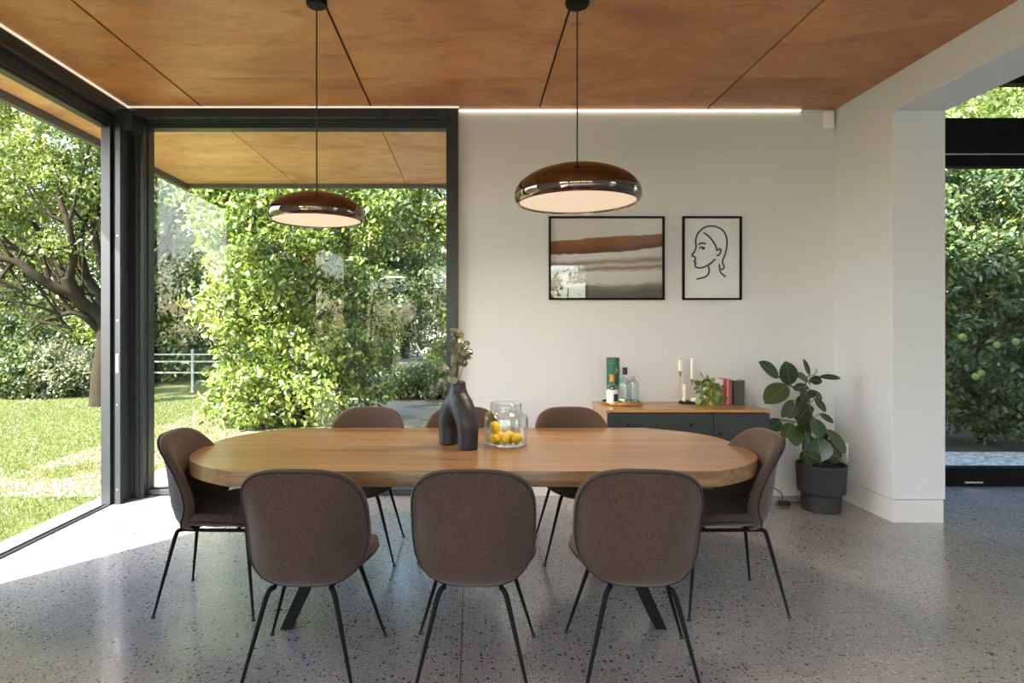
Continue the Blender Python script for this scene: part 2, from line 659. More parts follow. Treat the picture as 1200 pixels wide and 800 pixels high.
# sliding door opening on the left, panel slid away
d1 = empty('door_1', **ST)
b = MB()
b.box(-2.97, -2.85, 2.93, 5.29, 3.145, 3.238).box(-2.96, -2.74, 4.96, 5.28, 3.02, 3.16)
b.box(-2.98, -2.90, 2.93, 5.0, 3.10, 3.145)
b.box(-2.985, -2.915, 2.93, 5.0, 3.03, 3.10)
b.box(-2.93, -2.905, 2.93, 5.0, 3.06, 3.12)
b.box(-2.90, -2.73, 5.12, 5.29, 0, 3.2)                             # corner post
b.box(-2.80, -2.765, 5.105, 5.13, 0, 3.2)
b.box(-2.84, -2.815, 5.11, 5.13, 0, 3.2)
b.build('door_frame', 'frame', d1, bevel=.003)
b = MB()
b.box(-2.965, -2.89, 4.92, 5.119, 0, 3.06).box(-2.882, -2.875, 4.95, 5.119, 0, 3.06).box(-2.865, -2.82, 4.94, 5.119, 0, 3.06)
b.box(-2.888, -2.832, 4.97, 5.118, 0, 3.058)
b.build('door_stile', 'frame', d1, bevel=.003)
b = MB()
b.box(-2.853, -2.833, 4.936, 4.941, 1.06, 1.21)
for zz in (2.16, 1.48, .80, .12):
    b.tube([(-2.843, 4.9405, zz), (-2.843, 4.936, zz)], .006, 10)
b.build('strike_plate', 'steel', d1, label='small steel lock strike plate and screws')
b = MB()
b.box(-2.945, -2.935, 2.93, 4.95, 0, .010).box(-2.90, -2.89, 2.93, 4.95, 0, .010).box(-2.935, -2.90, 2.93, 4.95, 0, .004)
b.build('track', 'frame', d1)

# warm light strips in the gap between ceiling and walls
MB().box(-.10, 2.776, YB - .022, YB - .002, H - .012, H - .003).build('trim_1', 'led', **ST)
MB().box(-2.85, -.10, YB - .095, YB - .083, H - .012, H - .001).build('trim_2', 'led_soft', **ST)
MB().box(-2.855, -2.838, 2.93, YB - .083, H - .012, H - .001).build('trim_3', 'led_soft', **ST)

# side room: tall glazing and roof
MB().box(3.455, 9.2, -4.2, 5.70, 3.75, 3.88).build('ceiling_side_room', 'wall', **ST)
MB().box(3.455, 9.0, -4.2, -4.0, 0, 3.75).build('wall_side_sun_block', 'wall', **ST)  # unseen wall, put in to stop sun entering from behind
MB().box(9.0, 9.2, -1.8, 5.62, 0, 3.75).build('wall_side_sky_block', 'wall', **ST)  # unseen wall, added to keep bright sky out of the glass reflection
w2 = empty('window_2', **ST)
b = MB()
b.box(3.455, 9.0, 5.50, 5.60, 0, .167)
b.box(3.455, 9.0, 5.50, 5.60, 2.983, 3.30).box(3.455, 9.0, 5.50, 5.60, 2.866, 2.970)
b.box(3.455, 9.0, 5.515, 5.60, 2.97, 2.983)
b.box(3.455, 9.0, 5.50, 5.60, 3.61, 3.75)
b.box(8.9, 9.0, 5.5, 5.6, 0, 3.75)
b.build('window_frame', 'black', w2, bevel=.003)
MB().box(3.455, 9.0, 5.508, 5.515, 2.971, 2.982).build('bead', 'steel', w2, label='thin pale metal bead')
MB().box(3.455, 8.9, 5.55, 5.56, .167, 2.866).box(3.455, 8.9, 5.55, 5.56, 3.30, 3.61).build('glass', 'glass', w2)
MB().box(4.42, 4.58, 5.494, 5.502, .030, .044).build('lock_plate', 'steel', w2)

# ------------------------------------------------------------------ dining table
ty0, ty1 = 2.83, 4.06
tcy = (ty0 + ty1) / 2
TZ = .76
table = empty('dining_table', (.012, tcy, 0), label='long wooden dining table with rounded ends and black splayed legs', cat='table')
half = (ty1 - ty0) / 2
out = []
for k in range(33):
    t = -1 + 2 * k / 32
    out.append((1.13 + .365 * (1 - abs(t) ** 3.1), half * t))
out += [(-x, y) for x, y in reversed(out)]
tt = MB().prism(out, TZ - .073, TZ).build('table_top', 'table', table, smooth=40, bevel=.002)
b = MB()
b.box(-.75, .75, -.05, .05, TZ - .088, TZ - .0735)
for sx in (-1, 1):
    b.box(sx * .58 - .05, sx * .58 + .05, -.46, .46, TZ - .088, TZ - .0735)
b.build('under_frame', 'black', table)
for sx in (-1, 1):
    for sy in (-1, 1):
        fx, fy, tx, tyy = sx * .885, sy * .52, sx * .585, sy * .40
        q = []
        for (cx, cy, z, hw, hd) in ((fx, fy, 0, .026, .036), (tx, tyy, TZ - .088, .036, .055)):
            q += [(cx - hw, cy - hd, z), (cx + hw, cy - hd, z), (cx + hw, cy + hd, z), (cx - hw, cy + hd, z)]
        MB().add(q, [(0, 3, 2, 1), (4, 5, 6, 7), (0, 1, 5, 4), (1, 2, 6, 5), (2, 3, 7, 6), (3, 0, 4, 7)]).build('leg', 'black', table, bevel=.002)


# ------------------------------------------------------------------ chairs
def sq_disc(a, c, n):
    """square point (a, c) mapped into a superellipse of power n"""
    u = a * math.sqrt(1 - c * c / 2)
    v = c * math.sqrt(1 - a * a / 2)
    r = math.hypot(u, v)
    if r < 1e-9:
        return 0.0, 0.0
    cu, sv = abs(u) / r, abs(v) / r
    k = 1 / (cu ** n + sv ** n) ** (1 / n)
    k = 1 + (k - 1) * r ** 2
    return u * k, v * k


def lerp_tab(tab, z):
    if z <= tab[0][0]:
        return tab[0][1]
    for (z0, a), (z1, c) in zip(tab, tab[1:]):
        if z <= z1:
            t = (z - z0) / (z1 - z0)
            t = t * t * (3 - 2 * t) * .35 + t * .65
            return a + (c - a) * t
    return tab[-1][1]


YC = [(.385, -.130), (.405, -.168), (.43, -.198), (.47, -.224), (.53, -.244), (.62, -.256), (.75, -.264), (.83, -.272), (.885, -.283)]
WR = [(.385, .09), (.44, .135), (.53, .158), (.61, .148), (.70, .118), (.78, .080), (.84, .045), (.885, .018)]


def back_pt(a, c, scale=1.0, off=0.0):
    k = 3.0 + .25 * c
    px, pz = sq_disc(a, c, k)
    x = .254 * px * scale * (1 + .03 * max(0, -pz))
    z = .635 + .249 * pz * scale
    y = lerp_tab(YC, z) + lerp_tab(WR, z) * (abs(px)) ** 2.3 + off
    return (x, y, z)


def seat_pt(a, c, scale=1.0, off=0.0):
    k = 2.45 + .3 * c
    px, py = sq_disc(a, c, k)
    x = .260 * px * scale * (1 - .10 * max(0, -py))
    y = .040 + .235 * py * scale
    front = max(0, py)
    rise = .056 * abs(px) ** 2.6 * (1 - .62 * front ** 1.3)
    rear = .055 * max(0, -py) ** 3 * (1 - abs(px) ** 2)
    z = .436 + rise + rear + .018 * front - .028 * front ** 5 + off
    return (x, y, z)


def rim(fn, n=18, **kw):
    pts = []
    for i in range(n):
        pts.append(fn(-1 + 2 * i / n, -1, **kw))
    for i in range(n):
        pts.append(fn(1, -1 + 2 * i / n, **kw))
    for i in range(n):
        pts.append(fn(1 - 2 * i / n, 1, **kw))
    for i in range(n):
        pts.append(fn(-1, 1 - 2 * i / n, **kw))
    return pts


def shell(fn, n, offs):
    """closed padded shell through several layers of the same sheet"""
    b = MB()
    layers = []
    for (sc, off) in offs:
        layers.append([[fn(-1 + 2 * i / n, -1 + 2 * j / n, scale=sc, off=off) for i in range(n + 1)] for j in range(n + 1)])
    W = n + 1

    def sheet(L):
        vs = [p for row in L for p in row]
        fs = [(j * W + i, j * W + i + 1, (j + 1) * W + i + 1, (j + 1) * W + i) for j in range(n) for i in range(n)]
        return vs, fs
    v0, f0 = sheet(layers[0])
    v1, f1 = sheet(layers[-1])
    b.add(v0, f0)
    o1 = len(b.v)
    b.add(v1, [tuple(reversed(f)) for f in f1])
    ring = [i for i in range(n)] + [j * W + n for j in range(n)] + [n * W + i for i in range(n, 0, -1)] + [j * W for j in range(n, 0, -1)]
    prev = ring
    for L in layers[1:-1]:
        vs = [L[r // W][r % W] for r in ring]
        base = len(b.v)
        b.v += [tuple(p) for p in vs]
        cur = list(range(base, base + len(ring)))
        for k in range(len(ring)):
            k2 = (k + 1) % len(ring)
            b.f.append((prev[k], prev[k2], cur[k2], cur[k]))
        prev = cur
    last = [o1 + r for r in ring]
    for k in range(len(ring)):
        k2 = (k + 1) % len(ring)
        b.f.append((prev[k], prev[k2], last[k2], last[k]))
    return b


def make_chair():
    root = empty('dining_chair')
    bk = shell(back_pt, 26, [(.925, 0), (.955, .003), (.968, .010), (.998, .020), (1.004, .034), (.988, .050), (.94, .056)]).build('backrest', 'fabric', root, smooth=70)
    MB().tube(rim(back_pt, scale=.968, off=.005), .0045, 8, closed=True).build('piping', 'piping', bk, smooth=60, label='dark piping round the back')
    st = shell(seat_pt, 26, [(.92, -.032), (.975, -.029), (.992, -.016), (1.0, .002), (.985, .018), (.93, .024)]).build('seat', 'fabric', root, smooth=70)
    MB().tube(rim(seat_pt, scale=.996, off=-.014), .0042, 8, closed=True).build('piping', 'piping', st, smooth=60, label='dark piping round the seat')
    zf = .396
    b = MB()
    for sx in (-1, 1):
        b.tube([(sx * .112, -.16, zf), (sx * .125, 0, zf), (sx * .13, .17, zf)], .009, 10)
    for y, w in ((-.10, .117), (.12, .128)):
        b.tube([(-w, y, zf), (w, y, zf)], .008, 8)
    b.tube([(0, 0, zf - .004), (0, 0, zf + .008)], .05, 16)
    b.build('seat_frame', 'black', root, smooth=50)
    for sx in (-1, 1):
        for sy in (-1, 1):
            fx = .224 if sy < 0 else .262
            tx = .112 if sy < 0 else .13
            fy = .25 * sy
            ty = .16 * sy
            p0 = Vector((tx * sx, ty, zf))
            foot = Vector((fx * sx, fy, .006))
            p1 = p0 + Vector((.012 * sx, .016 * sy, -.004))
            p2 = p0 + Vector((.024 * sx, .024 * sy, -.030))
            pts = smooth_path([p0, p1, p2], 5) + [p2.lerp(foot, t) for t in (.25, .5, .75, 1)]
            n = len(pts)
            lg = MB().tube(pts, [.0105 - .0045 * max(0, (i - 10) / (n - 11)) if i > 10 else .0105 for i in range(n)], 10).build('leg', 'black', root, smooth=50)
            MB().tube([(foot.x, foot.y, 0), (foot.x, foot.y, .008), (foot.x - .001 * sx, foot.y - .001 * sy, .018)], [.010, .010, .006], 10).build('glide', 'rubber', lg, smooth=40)
    return root


GC = 'dining chairs round the wooden table'
chair = make_chair()
chair.location = (.014, 2.585, 0)
chair.rotation_euler = (0, 0, -.05)
tag(chair, 'brown upholstered dining chair facing away, middle of the near side of table', 'chair', GC)
for x, y, rz, lab in (
        (-.662, 2.585, -.02, 'brown upholstered dining chair facing away, at left end of the near side'),
        (.680, 2.585, -.09, 'brown upholstered dining chair facing away, at right end of the near side'),
        (-1.31, 3.235, -PI / 2 + .02, 'brown chair at the rounded table end beside the open garden door'),
        (1.312, 3.235, PI / 2 - .02, 'brown chair at the rounded table end near the potted rubber plant'),
        (-.700, 3.93, PI - .08, 'brown chair on far side of table in front of the window glass'),
        (-.055, 3.95, PI, 'brown chair on far side of table partly hidden behind vase and lemon jar'),
        (.680, 3.93, PI + .08, 'brown chair on far side of table in front of the sideboard end')):
    copy_tree(chair, loc=(x, y, 0), rz=rz, label=lab)


# ------------------------------------------------------------------ pendant lamps
def pendant(x, y, zmid, D, canopy, lab):
    R = D / 2
    p = empty('pendant_lamp', (x, y, H), label=lab, cat='lamp', group='domed bronze pendant lamps over the table')
    k = R / .357
    z0 = zmid - H
    prof = [(.0, .140), (.05, .139), (.11, .133), (.17, .120), (.225, .102), (.275, .080), (.312, .055), (.336, .030), (.350, .004),
            (.357, -.024), (.356, -.044), (.349, -.062), (.339, -.074), (.331, -.077), (.328, -.068), (.332, -.050), (.335, -.02), (.30, .045), (.2, .10), (0, .13)]
    MB().lathe([(r * k, z0 + z * k) for r, z in prof], 72).build('lamp_shade', 'chrome', p, smooth=50)
    MB().lathe([(0, z0 - .0555 * k), (.15 * k, z0 - .056 * k), (.30 * k, z0 - .062 * k), (.3255 * k, z0 - .066 * k), (.327 * k, z0 - .058 * k), (.0, z0 - .045 * k)], 72).build('diffuser', 'diffuser', p, smooth=50, label='glowing cream diffuser')
    MB().lathe([(0, z0 + .141 * k), (.024 * k, z0 + .1395 * k), (.022 * k, z0 + .144 * k), (0, z0 + .146 * k)], 24).build('cap', 'chrome', p, smooth=50)
    MB().tube([(0, 0, z0 + .140 * k), (0, 0, -.028)], .0042, 8).build('cord', 'rubber', p)
    MB().lathe([(0, 0), (canopy, 0), (canopy, -.022), (canopy - .006, -.03), (0, -.03)], 32).build('ceiling_canopy', 'black', p, smooth=40)
    return p


pendant(-.868, 3.455, 2.075, .531, .058, 'smaller bronze domed pendant lamp hanging before the window')
pendant(.597, 3.455, 2.195, .708, .066, 'larger bronze domed pendant lamp hanging before the white wall')

# ------------------------------------------------------------------ vase with eucalyptus, jar of lemons
vp = Vector((-.072, 3.42, TZ))
vase = empty('vase', vp, label='dark stoneware vase with two legs standing on the table', cat='vase')
leg_l, leg_r = Vector((-.055, .075, 0)), Vector((.055, -.075, 0))


def vase_limb(foot, sgn):
    pts = [foot, foot + Vector((0, 0, .09)), foot * .96 + Vector((0, 0, .135)), foot * .68 + Vector((0, 0, .188)), foot * .30 + Vector((0, 0, .236)), foot * .05 + Vector((0, 0, .278)), Vector((0, 0, .325)), Vector((0, 0, .364))]
    rr = [.054, .057, .061, .065, .067, .058, .045, .041]
    sp = smooth_path(pts, 5)
    radii = []
    for i in range(len(sp)):
        t = i / (len(sp) - 1) * (len(rr) - 1)
        j = min(int(t), len(rr) - 2)
        radii.append(rr[j] + (rr[j + 1] - rr[j]) * (t - j))
    return sp, radii


vb = MB()
for ft, sg in ((leg_l, -1), (leg_r, 1)):
    sp, rr = vase_limb(ft, sg)
    vb.tube(sp, rr, 28)
vo = vb.build('vase_body', 'vase', vase, smooth=60)
md = vo.modifiers.new('remesh', 'REMESH')
md.mode = 'VOXEL'
md.voxel_size = .0045
md.use_smooth_shade = True
md = vo.modifiers.new('soft', 'SMOOTH')
md.iterations = 6
md.factor = .5
MB().tube([(0, 0, .3635), (0, 0, .3655)], .030, 20).build('mouth_shade', 'black_or_shade', vase)  # flat dark disc paints the shade of a hollow on the closed neck


def leaf_poly(b, base, tip, width, normal, fold=.12, n=5, droop=0.0, shape=1.0):
    base, tip = Vector(base), Vector(tip)
    d = tip - base
    L = d.length
    side = d.cross(Vector(normal))
    if side.length < 1e-5:
        side = d.cross(Vector((.3, .8, .5)))
    side.normalize()
    nn = side.cross(d).normalized()
    vs, fs = [], []
    for i in range(n + 1):
        t = i / n
        w = width / 2 * (math.sin(PI * min(1, t ** shape)) ** .62 if 0 < t < 1 else 0.02)
        c = base + d * t + nn * (L * droop * (t - t * t) * 4 * .25)
        vs += [c - side * w + nn * w * fold * 2, c, c + side * w + nn * w * fold * 2]
    for i in range(n):
        a = i * 3
        fs += [(a, a + 1, a + 4, a + 3), (a + 1, a + 2, a + 5, a + 4)]
    b.add(vs, fs)


def sprig(px_pts, Y, leafsize, n_pairs, seed, broot):
    """eucalyptus sprig: stem along pixel points, round leaves in pairs"""
    r = random.Random(seed)
    pts = [at(px, py, Y + dy) - broot for px, py, dy in px_pts]
    return smooth_path(pts, 6), r


euc = empty('eucalyptus_sprigs', vp + Vector((0, 0, .34)), label='grey green eucalyptus sprigs standing in the dark vase', cat='foliage')
eb, es = MB(), MB()
rt = euc.location
for pts, nl, ls, seed in (
        ([(536, 452, -.05), (537, 425, -.05), (535, 400, -.05), (533, 386, -.06)], 20, .066, 1),
        ([(535, 452, -.05), (535, 430, -.08), (539, 412, -.10), (545, 400, -.1)], 14, .060, 2),
        ([(537, 452, -.05), (542, 432, -.04), (549, 418, -.03), (554, 411, -.03)], 8, .046, 3),
        ([(534, 452, -.05), (528, 440, -.06), (518, 432, -.06), (509, 436, -.06)], 7, .048, 4),
        ([(534, 452, -.05), (528, 447, -.09), (519, 448, -.12), (507, 455, -.12)], 8, .050, 5)):
    path = smooth_path([at(a, c, vp.y + d) - rt for a, c, d in pts], 7)
    es.tube(path, .0022, 6)
    r = random.Random(seed)
    for k in range(nl):
        t = .35 + .65 * (k + .5) / nl
        p = path[min(len(path) - 1, int(t * (len(path) - 1)))]
        for s in (0, 1):
            an = r.uniform(0, 2 * PI)
            d = Vector((math.cos(an), math.sin(an) * .8, r.uniform(-.1, .7))).normalized()
            sz = ls * r.uniform(.65, 1.0) * (1.1 - .4 * t)
            leaf_poly(eb, p, p + d * sz, sz * 1.0, (r.uniform(-1, 1), r.uniform(-1.4, -.2), r.uniform(.2, 1)), .06, 5)
eb.build('leaves', 'eucalyptus', euc, smooth=60)
es.build('stems', 'stem', euc)

jc = Vector((.198, 3.475, TZ))
jar = empty('glass_jar', jc, label='wide clear glass jar holding yellow lemons on the table', cat='jar')
R = .124
prof = [(0, .001), (R - .02, .001), (R - .006, .006), (R, .018), (R, .155), (R - .006, .172), (R - .022, .183), (.092, .188), (.089, .194), (.089, .232), (.092, .236), (.089, .239),
        (.085, .236), (.085, .192), (.094, .181), (R - .012, .166), (R - .006, .152), (R - .006, .026), (R - .016, .016), (0, .014)]
MB().lathe(prof, 56).build('jar_body', 'clear', jar, smooth=50)
lem = None
for i, (lx, ly, lz, rx, rz, lab) in enumerate((
        (-.066, -.024, .044, .3, .6, 'yellow lemon at the bottom left inside the glass jar'),
        (-.012, -.066, .044, .2, -.3, 'yellow lemon at the bottom front inside the glass jar'),
        (.056, -.048, .044, -.2, .5, 'yellow lemon at the bottom right inside the glass jar'),
        (.022, .022, .044, .4, 1.2, 'yellow lemon half hidden behind the front ones in the glass jar'),
        (-.046, .050, .044, .1, 2.0, 'yellow lemon at the rear left inside the glass jar'),
        (-.058, -.012, .102, .5, .9, 'yellow lemon lying on top of the others in the glass jar'))):
    if lem is None:
        prof = [(0, -.046), (.006, -.045), (.010, -.040), (.022, -.031), (.031, -.015), (.034, 0), (.031, .015), (.022, .031), (.011, .040), (.007, .045), (0, .047)]
        lem = MB().lathe(prof, 20).build('lemon', 'lemon', smooth=60, cat='fruit', group='lemons in the glass jar')
        o = lem
    else:
        o = lem.copy()
        COL.objects.link(o)
    o.location = jc + Vector((lx, ly, lz))
    o.scale = (.88, .88, .88)
    o.rotation_euler = (PI / 2 + rx, 0, rz)
    o['label'] = lab

# ------------------------------------------------------------------ sideboard
sx0, sx1, sy0, sy1, sz = 1.024, 2.265, 4.65, 5.175, .80
sb = empty('sideboard', ((sx0 + sx1) / 2, (sy0 + sy1) / 2, 0), label='low oak sideboard with dark grey fronts against the white wall', cat='sideboard')
w, dp = (sx1 - sx0) / 2, (sy1 - sy0) / 2
MB().box(-w, w, -dp, dp, sz - .022, sz).build('top', 'oak', sb, bevel=.003)
b = MB().box(-w + .004, -w + .026, -dp + .004, dp, .16, sz - .0225).box(w - .026, w - .004, -dp + .004, dp, .16, sz - .0225)
b.box(-w + .026, w - .026, -dp + .02, dp, .16, .182).box(-w + .026, w - .026, dp - .012, dp, .182, sz - .0225)
b.build('carcass', 'oak', sb, bevel=.002)
split = 1.835 - (sx0 + sx1) / 2


def front(name, a, c, z0, z1, knobs):
    o = MB().box(a, c, -dp - .004, -dp + .016, z0, z1).build(name, 'charcoal', sb, bevel=.002)
    for kx, kz in knobs:
        MB().tube([(kx, -dp - .004, kz), (kx, -dp - .014, kz), (kx, -dp - .02, kz)], [.014, .014, .010], 18).build('knob', 'black_or_shade', o, smooth=40)
    return o


zt = sz - .028
cx = (sx0 + sx1) / 2
front('drawer', -w + .006, split - .002, zt - .20, zt, ((at(735.6, 0, sy0).x - cx, sz - .115), (at(810, 0, sy0).x - cx, sz - .115)))
front('drawer', -w + .006, split - .002, .165, zt - .204, ((-.45, .42), (.05, .42)))
front('door', split + .002, w - .006, .165, zt, ((split + .05, sz - .185),))
for sx in (-1, 1):
    for sy in (-1, 1):
        MB().tube([(sx * (w - .09), sy * (dp - .07), .161), (sx * (w - .06), sy * (dp - .05), 0)], [.018, .012], 12).build('leg', 'black', sb, smooth=40)

# tray and bottles
TRZ = sz
tray = MB().lathe([(0, 0), (.150, 0), (.160, .004), (.165, .012), (.165, .026), (.162, .026), (.160, .012), (.150, .009), (0, .009)], 56).build(
    'serving_tray', 'brass', smooth=45, label='round brass tray under the bottles on the sideboard', cat='tray')
tray.location = (1.226, 4.985, TRZ)
bz = TRZ + .0095
tube = empty('gift_tube', (1.172, 5.075, bz), label='tall dark green cylindrical gift tube with gold emblem at back of tray', cat='tube')
MB().tube([(0, 0, 0), (0, 0, .325)], .052, 40).build('tube_body', 'green_tube', tube, smooth=40)
MB().lathe([(0, .326), (.053, .326), (.053, .362), (.050, .365), (0, .365)], 40).build('lid', 'green_tube', tube, smooth=40)
b = MB()
for q in ([(-.4, .26), (-.30, .285), (-.42, .300)], [(-.40, .26), (-.22, .255), (-.12, .275)], [(-.38, .258), (-.40, .235), (-.32, .222)], [(-.22, .254), (-.20, .232)], [(-.30, .20), (-.12, .20)], [(-.30, .185), (-.14, .185)]):
    b.tube([(.0528 * math.sin(a + .62), -.0528 * math.cos(a + .62), z) for a, z in q], .0022, 6)
b.build('emblem', 'brass', tube, label='small gold emblem')


def bottle(name, loc, prof, lab, mat='gin'):
    t = empty(name, loc, label=lab, cat='bottle', group='bottles on the brass tray')
    inner = [(max(0, r - .004), z) for r, z in reversed(prof[1:])]
    inner[-1] = (inner[-1][0], .008)
    MB().lathe(prof + inner + [(0, .008)], 36).build('bottle_body', mat, t, smooth=45)
    return t


bt = bottle('bottle', (1.128, 4.915, bz), [(0, 0), (.042, 0), (.046, .005), (.047, .11), (.044, .135), (.030, .150), (.016, .160), (.014, .185), (.016, .188)], 'short bottle with orange stopper and white label at front left of tray')
MB().tube([(0, 0, .182), (0, 0, .236)], [.018, .017], 20).build('stopper', 'cork', bt, smooth=40)


def arc_label(r, a0, a1, z0, z1):
    b = MB()
    n = 14
    b.grid(lambda u, v: (r * math.sin(a0 + (a1 - a0) * u), -r * math.cos(a0 + (a1 - a0) * u), z0 + (z1 - z0) * v), n, 1)
    return b


arc_label(.0475, -1.5, 1.5, .015, .118).build('paper_label', 'label', bt, smooth=60, label='white paper label')
arc_label(.0480, .05, 1.2, .025, .085).build('label_print', 'darklabel', bt, smooth=60, label='dark print on the label')
bt = bottle('bottle', (1.236, 4.935, bz), [(0, 0), (.050, 0), (.054, .006), (.054, .150), (.050, .175), (.032, .196), (.018, .208), (.016, .235), (.018, .238)], 'tall clear round bottle with a black cap at front of tray')
MB().tube([(0, 0, .236), (0, 0, .292)], [.0195, .0195], 20).build('cap', 'rubber', bt, smooth=40)
bt = bottle('decanter', (1.318, 5.01, bz), [(0, 0), (.046, 0), (.050, .006), (.050, .15), (.046, .175), (.028, .19), (.02, .20), (.02, .212), (.026, .216)], 'stout clear decanter with ring handle at right of the tray')
MB().tube([(.024 + .020 * math.cos(a), 0, .205 + .020 * math.sin(a)) for a in np.linspace(0, 2 * PI, 17)[:-1]], .004, 8, closed=True).build('ring_handle', 'gin', bt, smooth=50)

# candle holder and candles
ch = empty('candle_holder', (1.778, 5.04, sz), label='brass stemmed candle holder on a dark base on the sideboard', cat='candle holder')
MB().lathe([(0, 0), (.066, 0), (.072, .004), (.072, .014), (.064, .020), (0, .022)], 36).build('base', 'black_or_shade', ch, smooth=40)
spots = ((-.056, .015, .262), (.043, .022, .195), (-.040, -.03, .022))
for x, y, z in spots[:2]:
    MB().tube([(x, y, .02 if abs(x) < .06 else .012), (x, y, z - .05)], .0024, 8).build('stem', 'brass', ch, smooth=40)
    b = MB().lathe([(0, z - .052), (.003, z - .05), (.005, z - .042), (.008, z - .02), (.015, z - .002), (.019, z), (.015, z + .003), (.013, z + .001), (0, z - .004)], 20, (x, y, 0))
    b.build('cup', 'brass', ch, smooth=50)
for (x, y, z), hgt, r, lab in zip(spots, (.095, .175, .135), (.0165, .0125, .0135), ('short ivory candle in the taller left brass cup', 'tall slim white candle in the lower right brass cup', 'white candle standing on the dark base of the holder')):
    c = MB().tube([(0, 0, 0), (0, 0, hgt - .006), (0, 0, hgt)], [r, r, r * .7], 18).build('candle', 'candle', smooth=40, label=lab, cat='candle', group='candles in the brass holder')
    c.location = ch.location + Vector((x, y, z + .001))
    MB().tube([(0, 0, hgt), (.001, 0, hgt + .010)], .0012, 5).build('wick', 'ink', c)
tl = MB().lathe([(0, 0), (.020, 0), (.026, .006), (.026, .020), (.022, .027), (.019, .027), (.021, .019), (.020, .009), (0, .007)], 24).build(
    'tealight_cup', 'white_plastic', smooth=40, label='small white bowl on the dark base of the candle holder', cat='bowl')
tl.location = (1.812, 5.003, sz + .0215)

# small potted trailing plant
pp = Vector((1.93, 4.95, sz))
pl = empty('potted_plant', pp, label='small trailing green plant in a gold pot on the sideboard', cat='plant')
MB().lathe([(0, 0), (.056, 0), (.061, .004), (.072, .11), (.075, .140), (.071, .142), (.068, .12), (0, .118)], 36).build('pot', 'gold', pl, smooth=40)
MB().lathe([(0, .122), (.066, .119), (.0, .1195)], 24).build('soil', 'soil', pl)
pb, ps = MB(), MB()
r = random.Random(5)
for k in range(54):
    if k < 34:
        ang = r.uniform(-PI, -.75) if k < 36 else r.uniform(0, PI)
        if k % 3 == 0:
            ang = r.uniform(-PI - .3, -PI + 1.2)
        rad = r.uniform(.078, .115)
        z = r.uniform(.02, .165)
    else:
        ang = r.uniform(0, 2 * PI)
        rad = r.uniform(.01, .07)
        z = r.uniform(.13, .225) if math.cos(ang) < .3 else r.uniform(.13, .18)
    p = Vector((rad * math.cos(ang), rad * math.sin(ang), z))
    o = Vector((math.cos(ang), math.sin(ang), 0))
    d = (o * .5 + Vector((r.uniform(-.7, .7), r.uniform(-.3, .3), r.uniform(-1, .5)))).normalized()
    s = r.uniform(.045, .072)
    leaf_poly(pb, p, p + d * s, s * .85, o + Vector((0, -.3, .7)), .08, 5, shape=.75)
    if k % 3 == 0:
        ps.tube(smooth_path([(.02 * math.cos(ang), .02 * math.sin(ang), .12), (.055 * math.cos(ang), .055 * math.sin(ang), .165), (.074 * math.cos(ang), .074 * math.sin(ang), .15), p] if z < .15 else [(0, 0, .12), p * .5 + Vector((0, 0, .07)), p], 4), .0018, 5)
pb.build('leaves', 'pothos', pl, smooth=60)
ps.build('stems', 'stem', pl)
pl.scale = (.86, .86, 1)


# books on the sideboard
def book(x, y, th, dep, hgt, cover, lab, side=None, lean=0):
    t = empty('book', (x, y, sz + .0008), label=lab, cat='book', group='books standing on the sideboard')
    if lean:
        t.rotation_euler = (0, lean, 0)
    b = MB().box(0, .003, 0, dep, 0, hgt).box(th - .003, th, 0, dep, 0, hgt).box(.003, th - .003, 0, .004, 0, hgt)
    b.build('cover', cover, t, bevel=.001)
    MB().box(.0032, th - .0032, .0045, dep - .004, .004, hgt - .004).build('pages', 'page', t)
    if side:
        MB().box(-.0012, -.0002, .002, dep, .002, hgt - .002).build('jacket', side, t)
    return t


s_b = F / 4.93


def bx(px):
    return (px - VX) / F * 4.93


book(bx(847.5), 4.93, .027, .165, .205, 'red', 'red book with a pale side cover, first beside the gold pot', 'pale_cover')
bk2 = book(bx(851.8), 4.93, .015, .16, .205, 'pink', 'thin pale pink book between the red and the grey one')
book(bx(854.3), 4.93, .025, .16, .203, 'grey', 'grey book with red spine bands left of the thick charcoal book')
gb = [o for o in bpy.data.objects if o.name.startswith('book') and o.parent is None][-1]
MB().box(.004, .009, -.0012, -.0002, .004, .198).box(.018, .022, -.0012, -.0002, .004, .198).build('spine_band', 'red', gb, label='red band on the spine')
book(bx(859.3), 4.92, .088, .15, .198, 'dark_cover', 'thick charcoal book at the right end of the row')

# ------------------------------------------------------------------ pictures
pz0, pz1 = 1.655, 2.358


def mk_landscape():
    m = N('landscape_print')
    tc = m.n('TexCoord').outputs['Object']
    x, y, z = m.xyz(tc)
    mp = m.n('Mapping')
    m.set(mp, 0, tc)
    mp.inputs['Scale'].default_value = (1.6, 1, 9)
    wob = m.noise(mp.outputs[0], 2.0, 5, .6, .5)
    broad = m.noise(tc, 2.6, 3, .5)
    ridge = m.math('MULTIPLY_ADD', broad, .12, m.math('MULTIPLY', x, .055))
    h = m.math('SUBTRACT', z, ridge)
    h = m.math('ADD', h, m.math('MULTIPLY', m.math('SUBTRACT', wob, .5), .05))
    h = m.math('MULTIPLY_ADD', h, 1.43, .5)
    c = m.ramp(h, [(0, (.10, .10, .075)), (.06, (.20, .20, .16)), (.10, (.56, .55, .54)), (.22, (.64, .63, .62)), (.275, (.26, .18, .13)), (.32, (.58, .55, .53)), (.37, (.30, .22, .17)), (.42, (.66, .65, .64)), (.485, (.68, .67, .66)),
                   (.50, (.10, .04, .022)), (.57, (.22, .09, .045)), (.665, (.28, .125, .065)), (.68, (.68, .66, .67)), (1, (.74, .72, .74))])
    m.bsdf(c, .7, 0, None, .2)
    return m.m


M['print'] = mk_landscape()


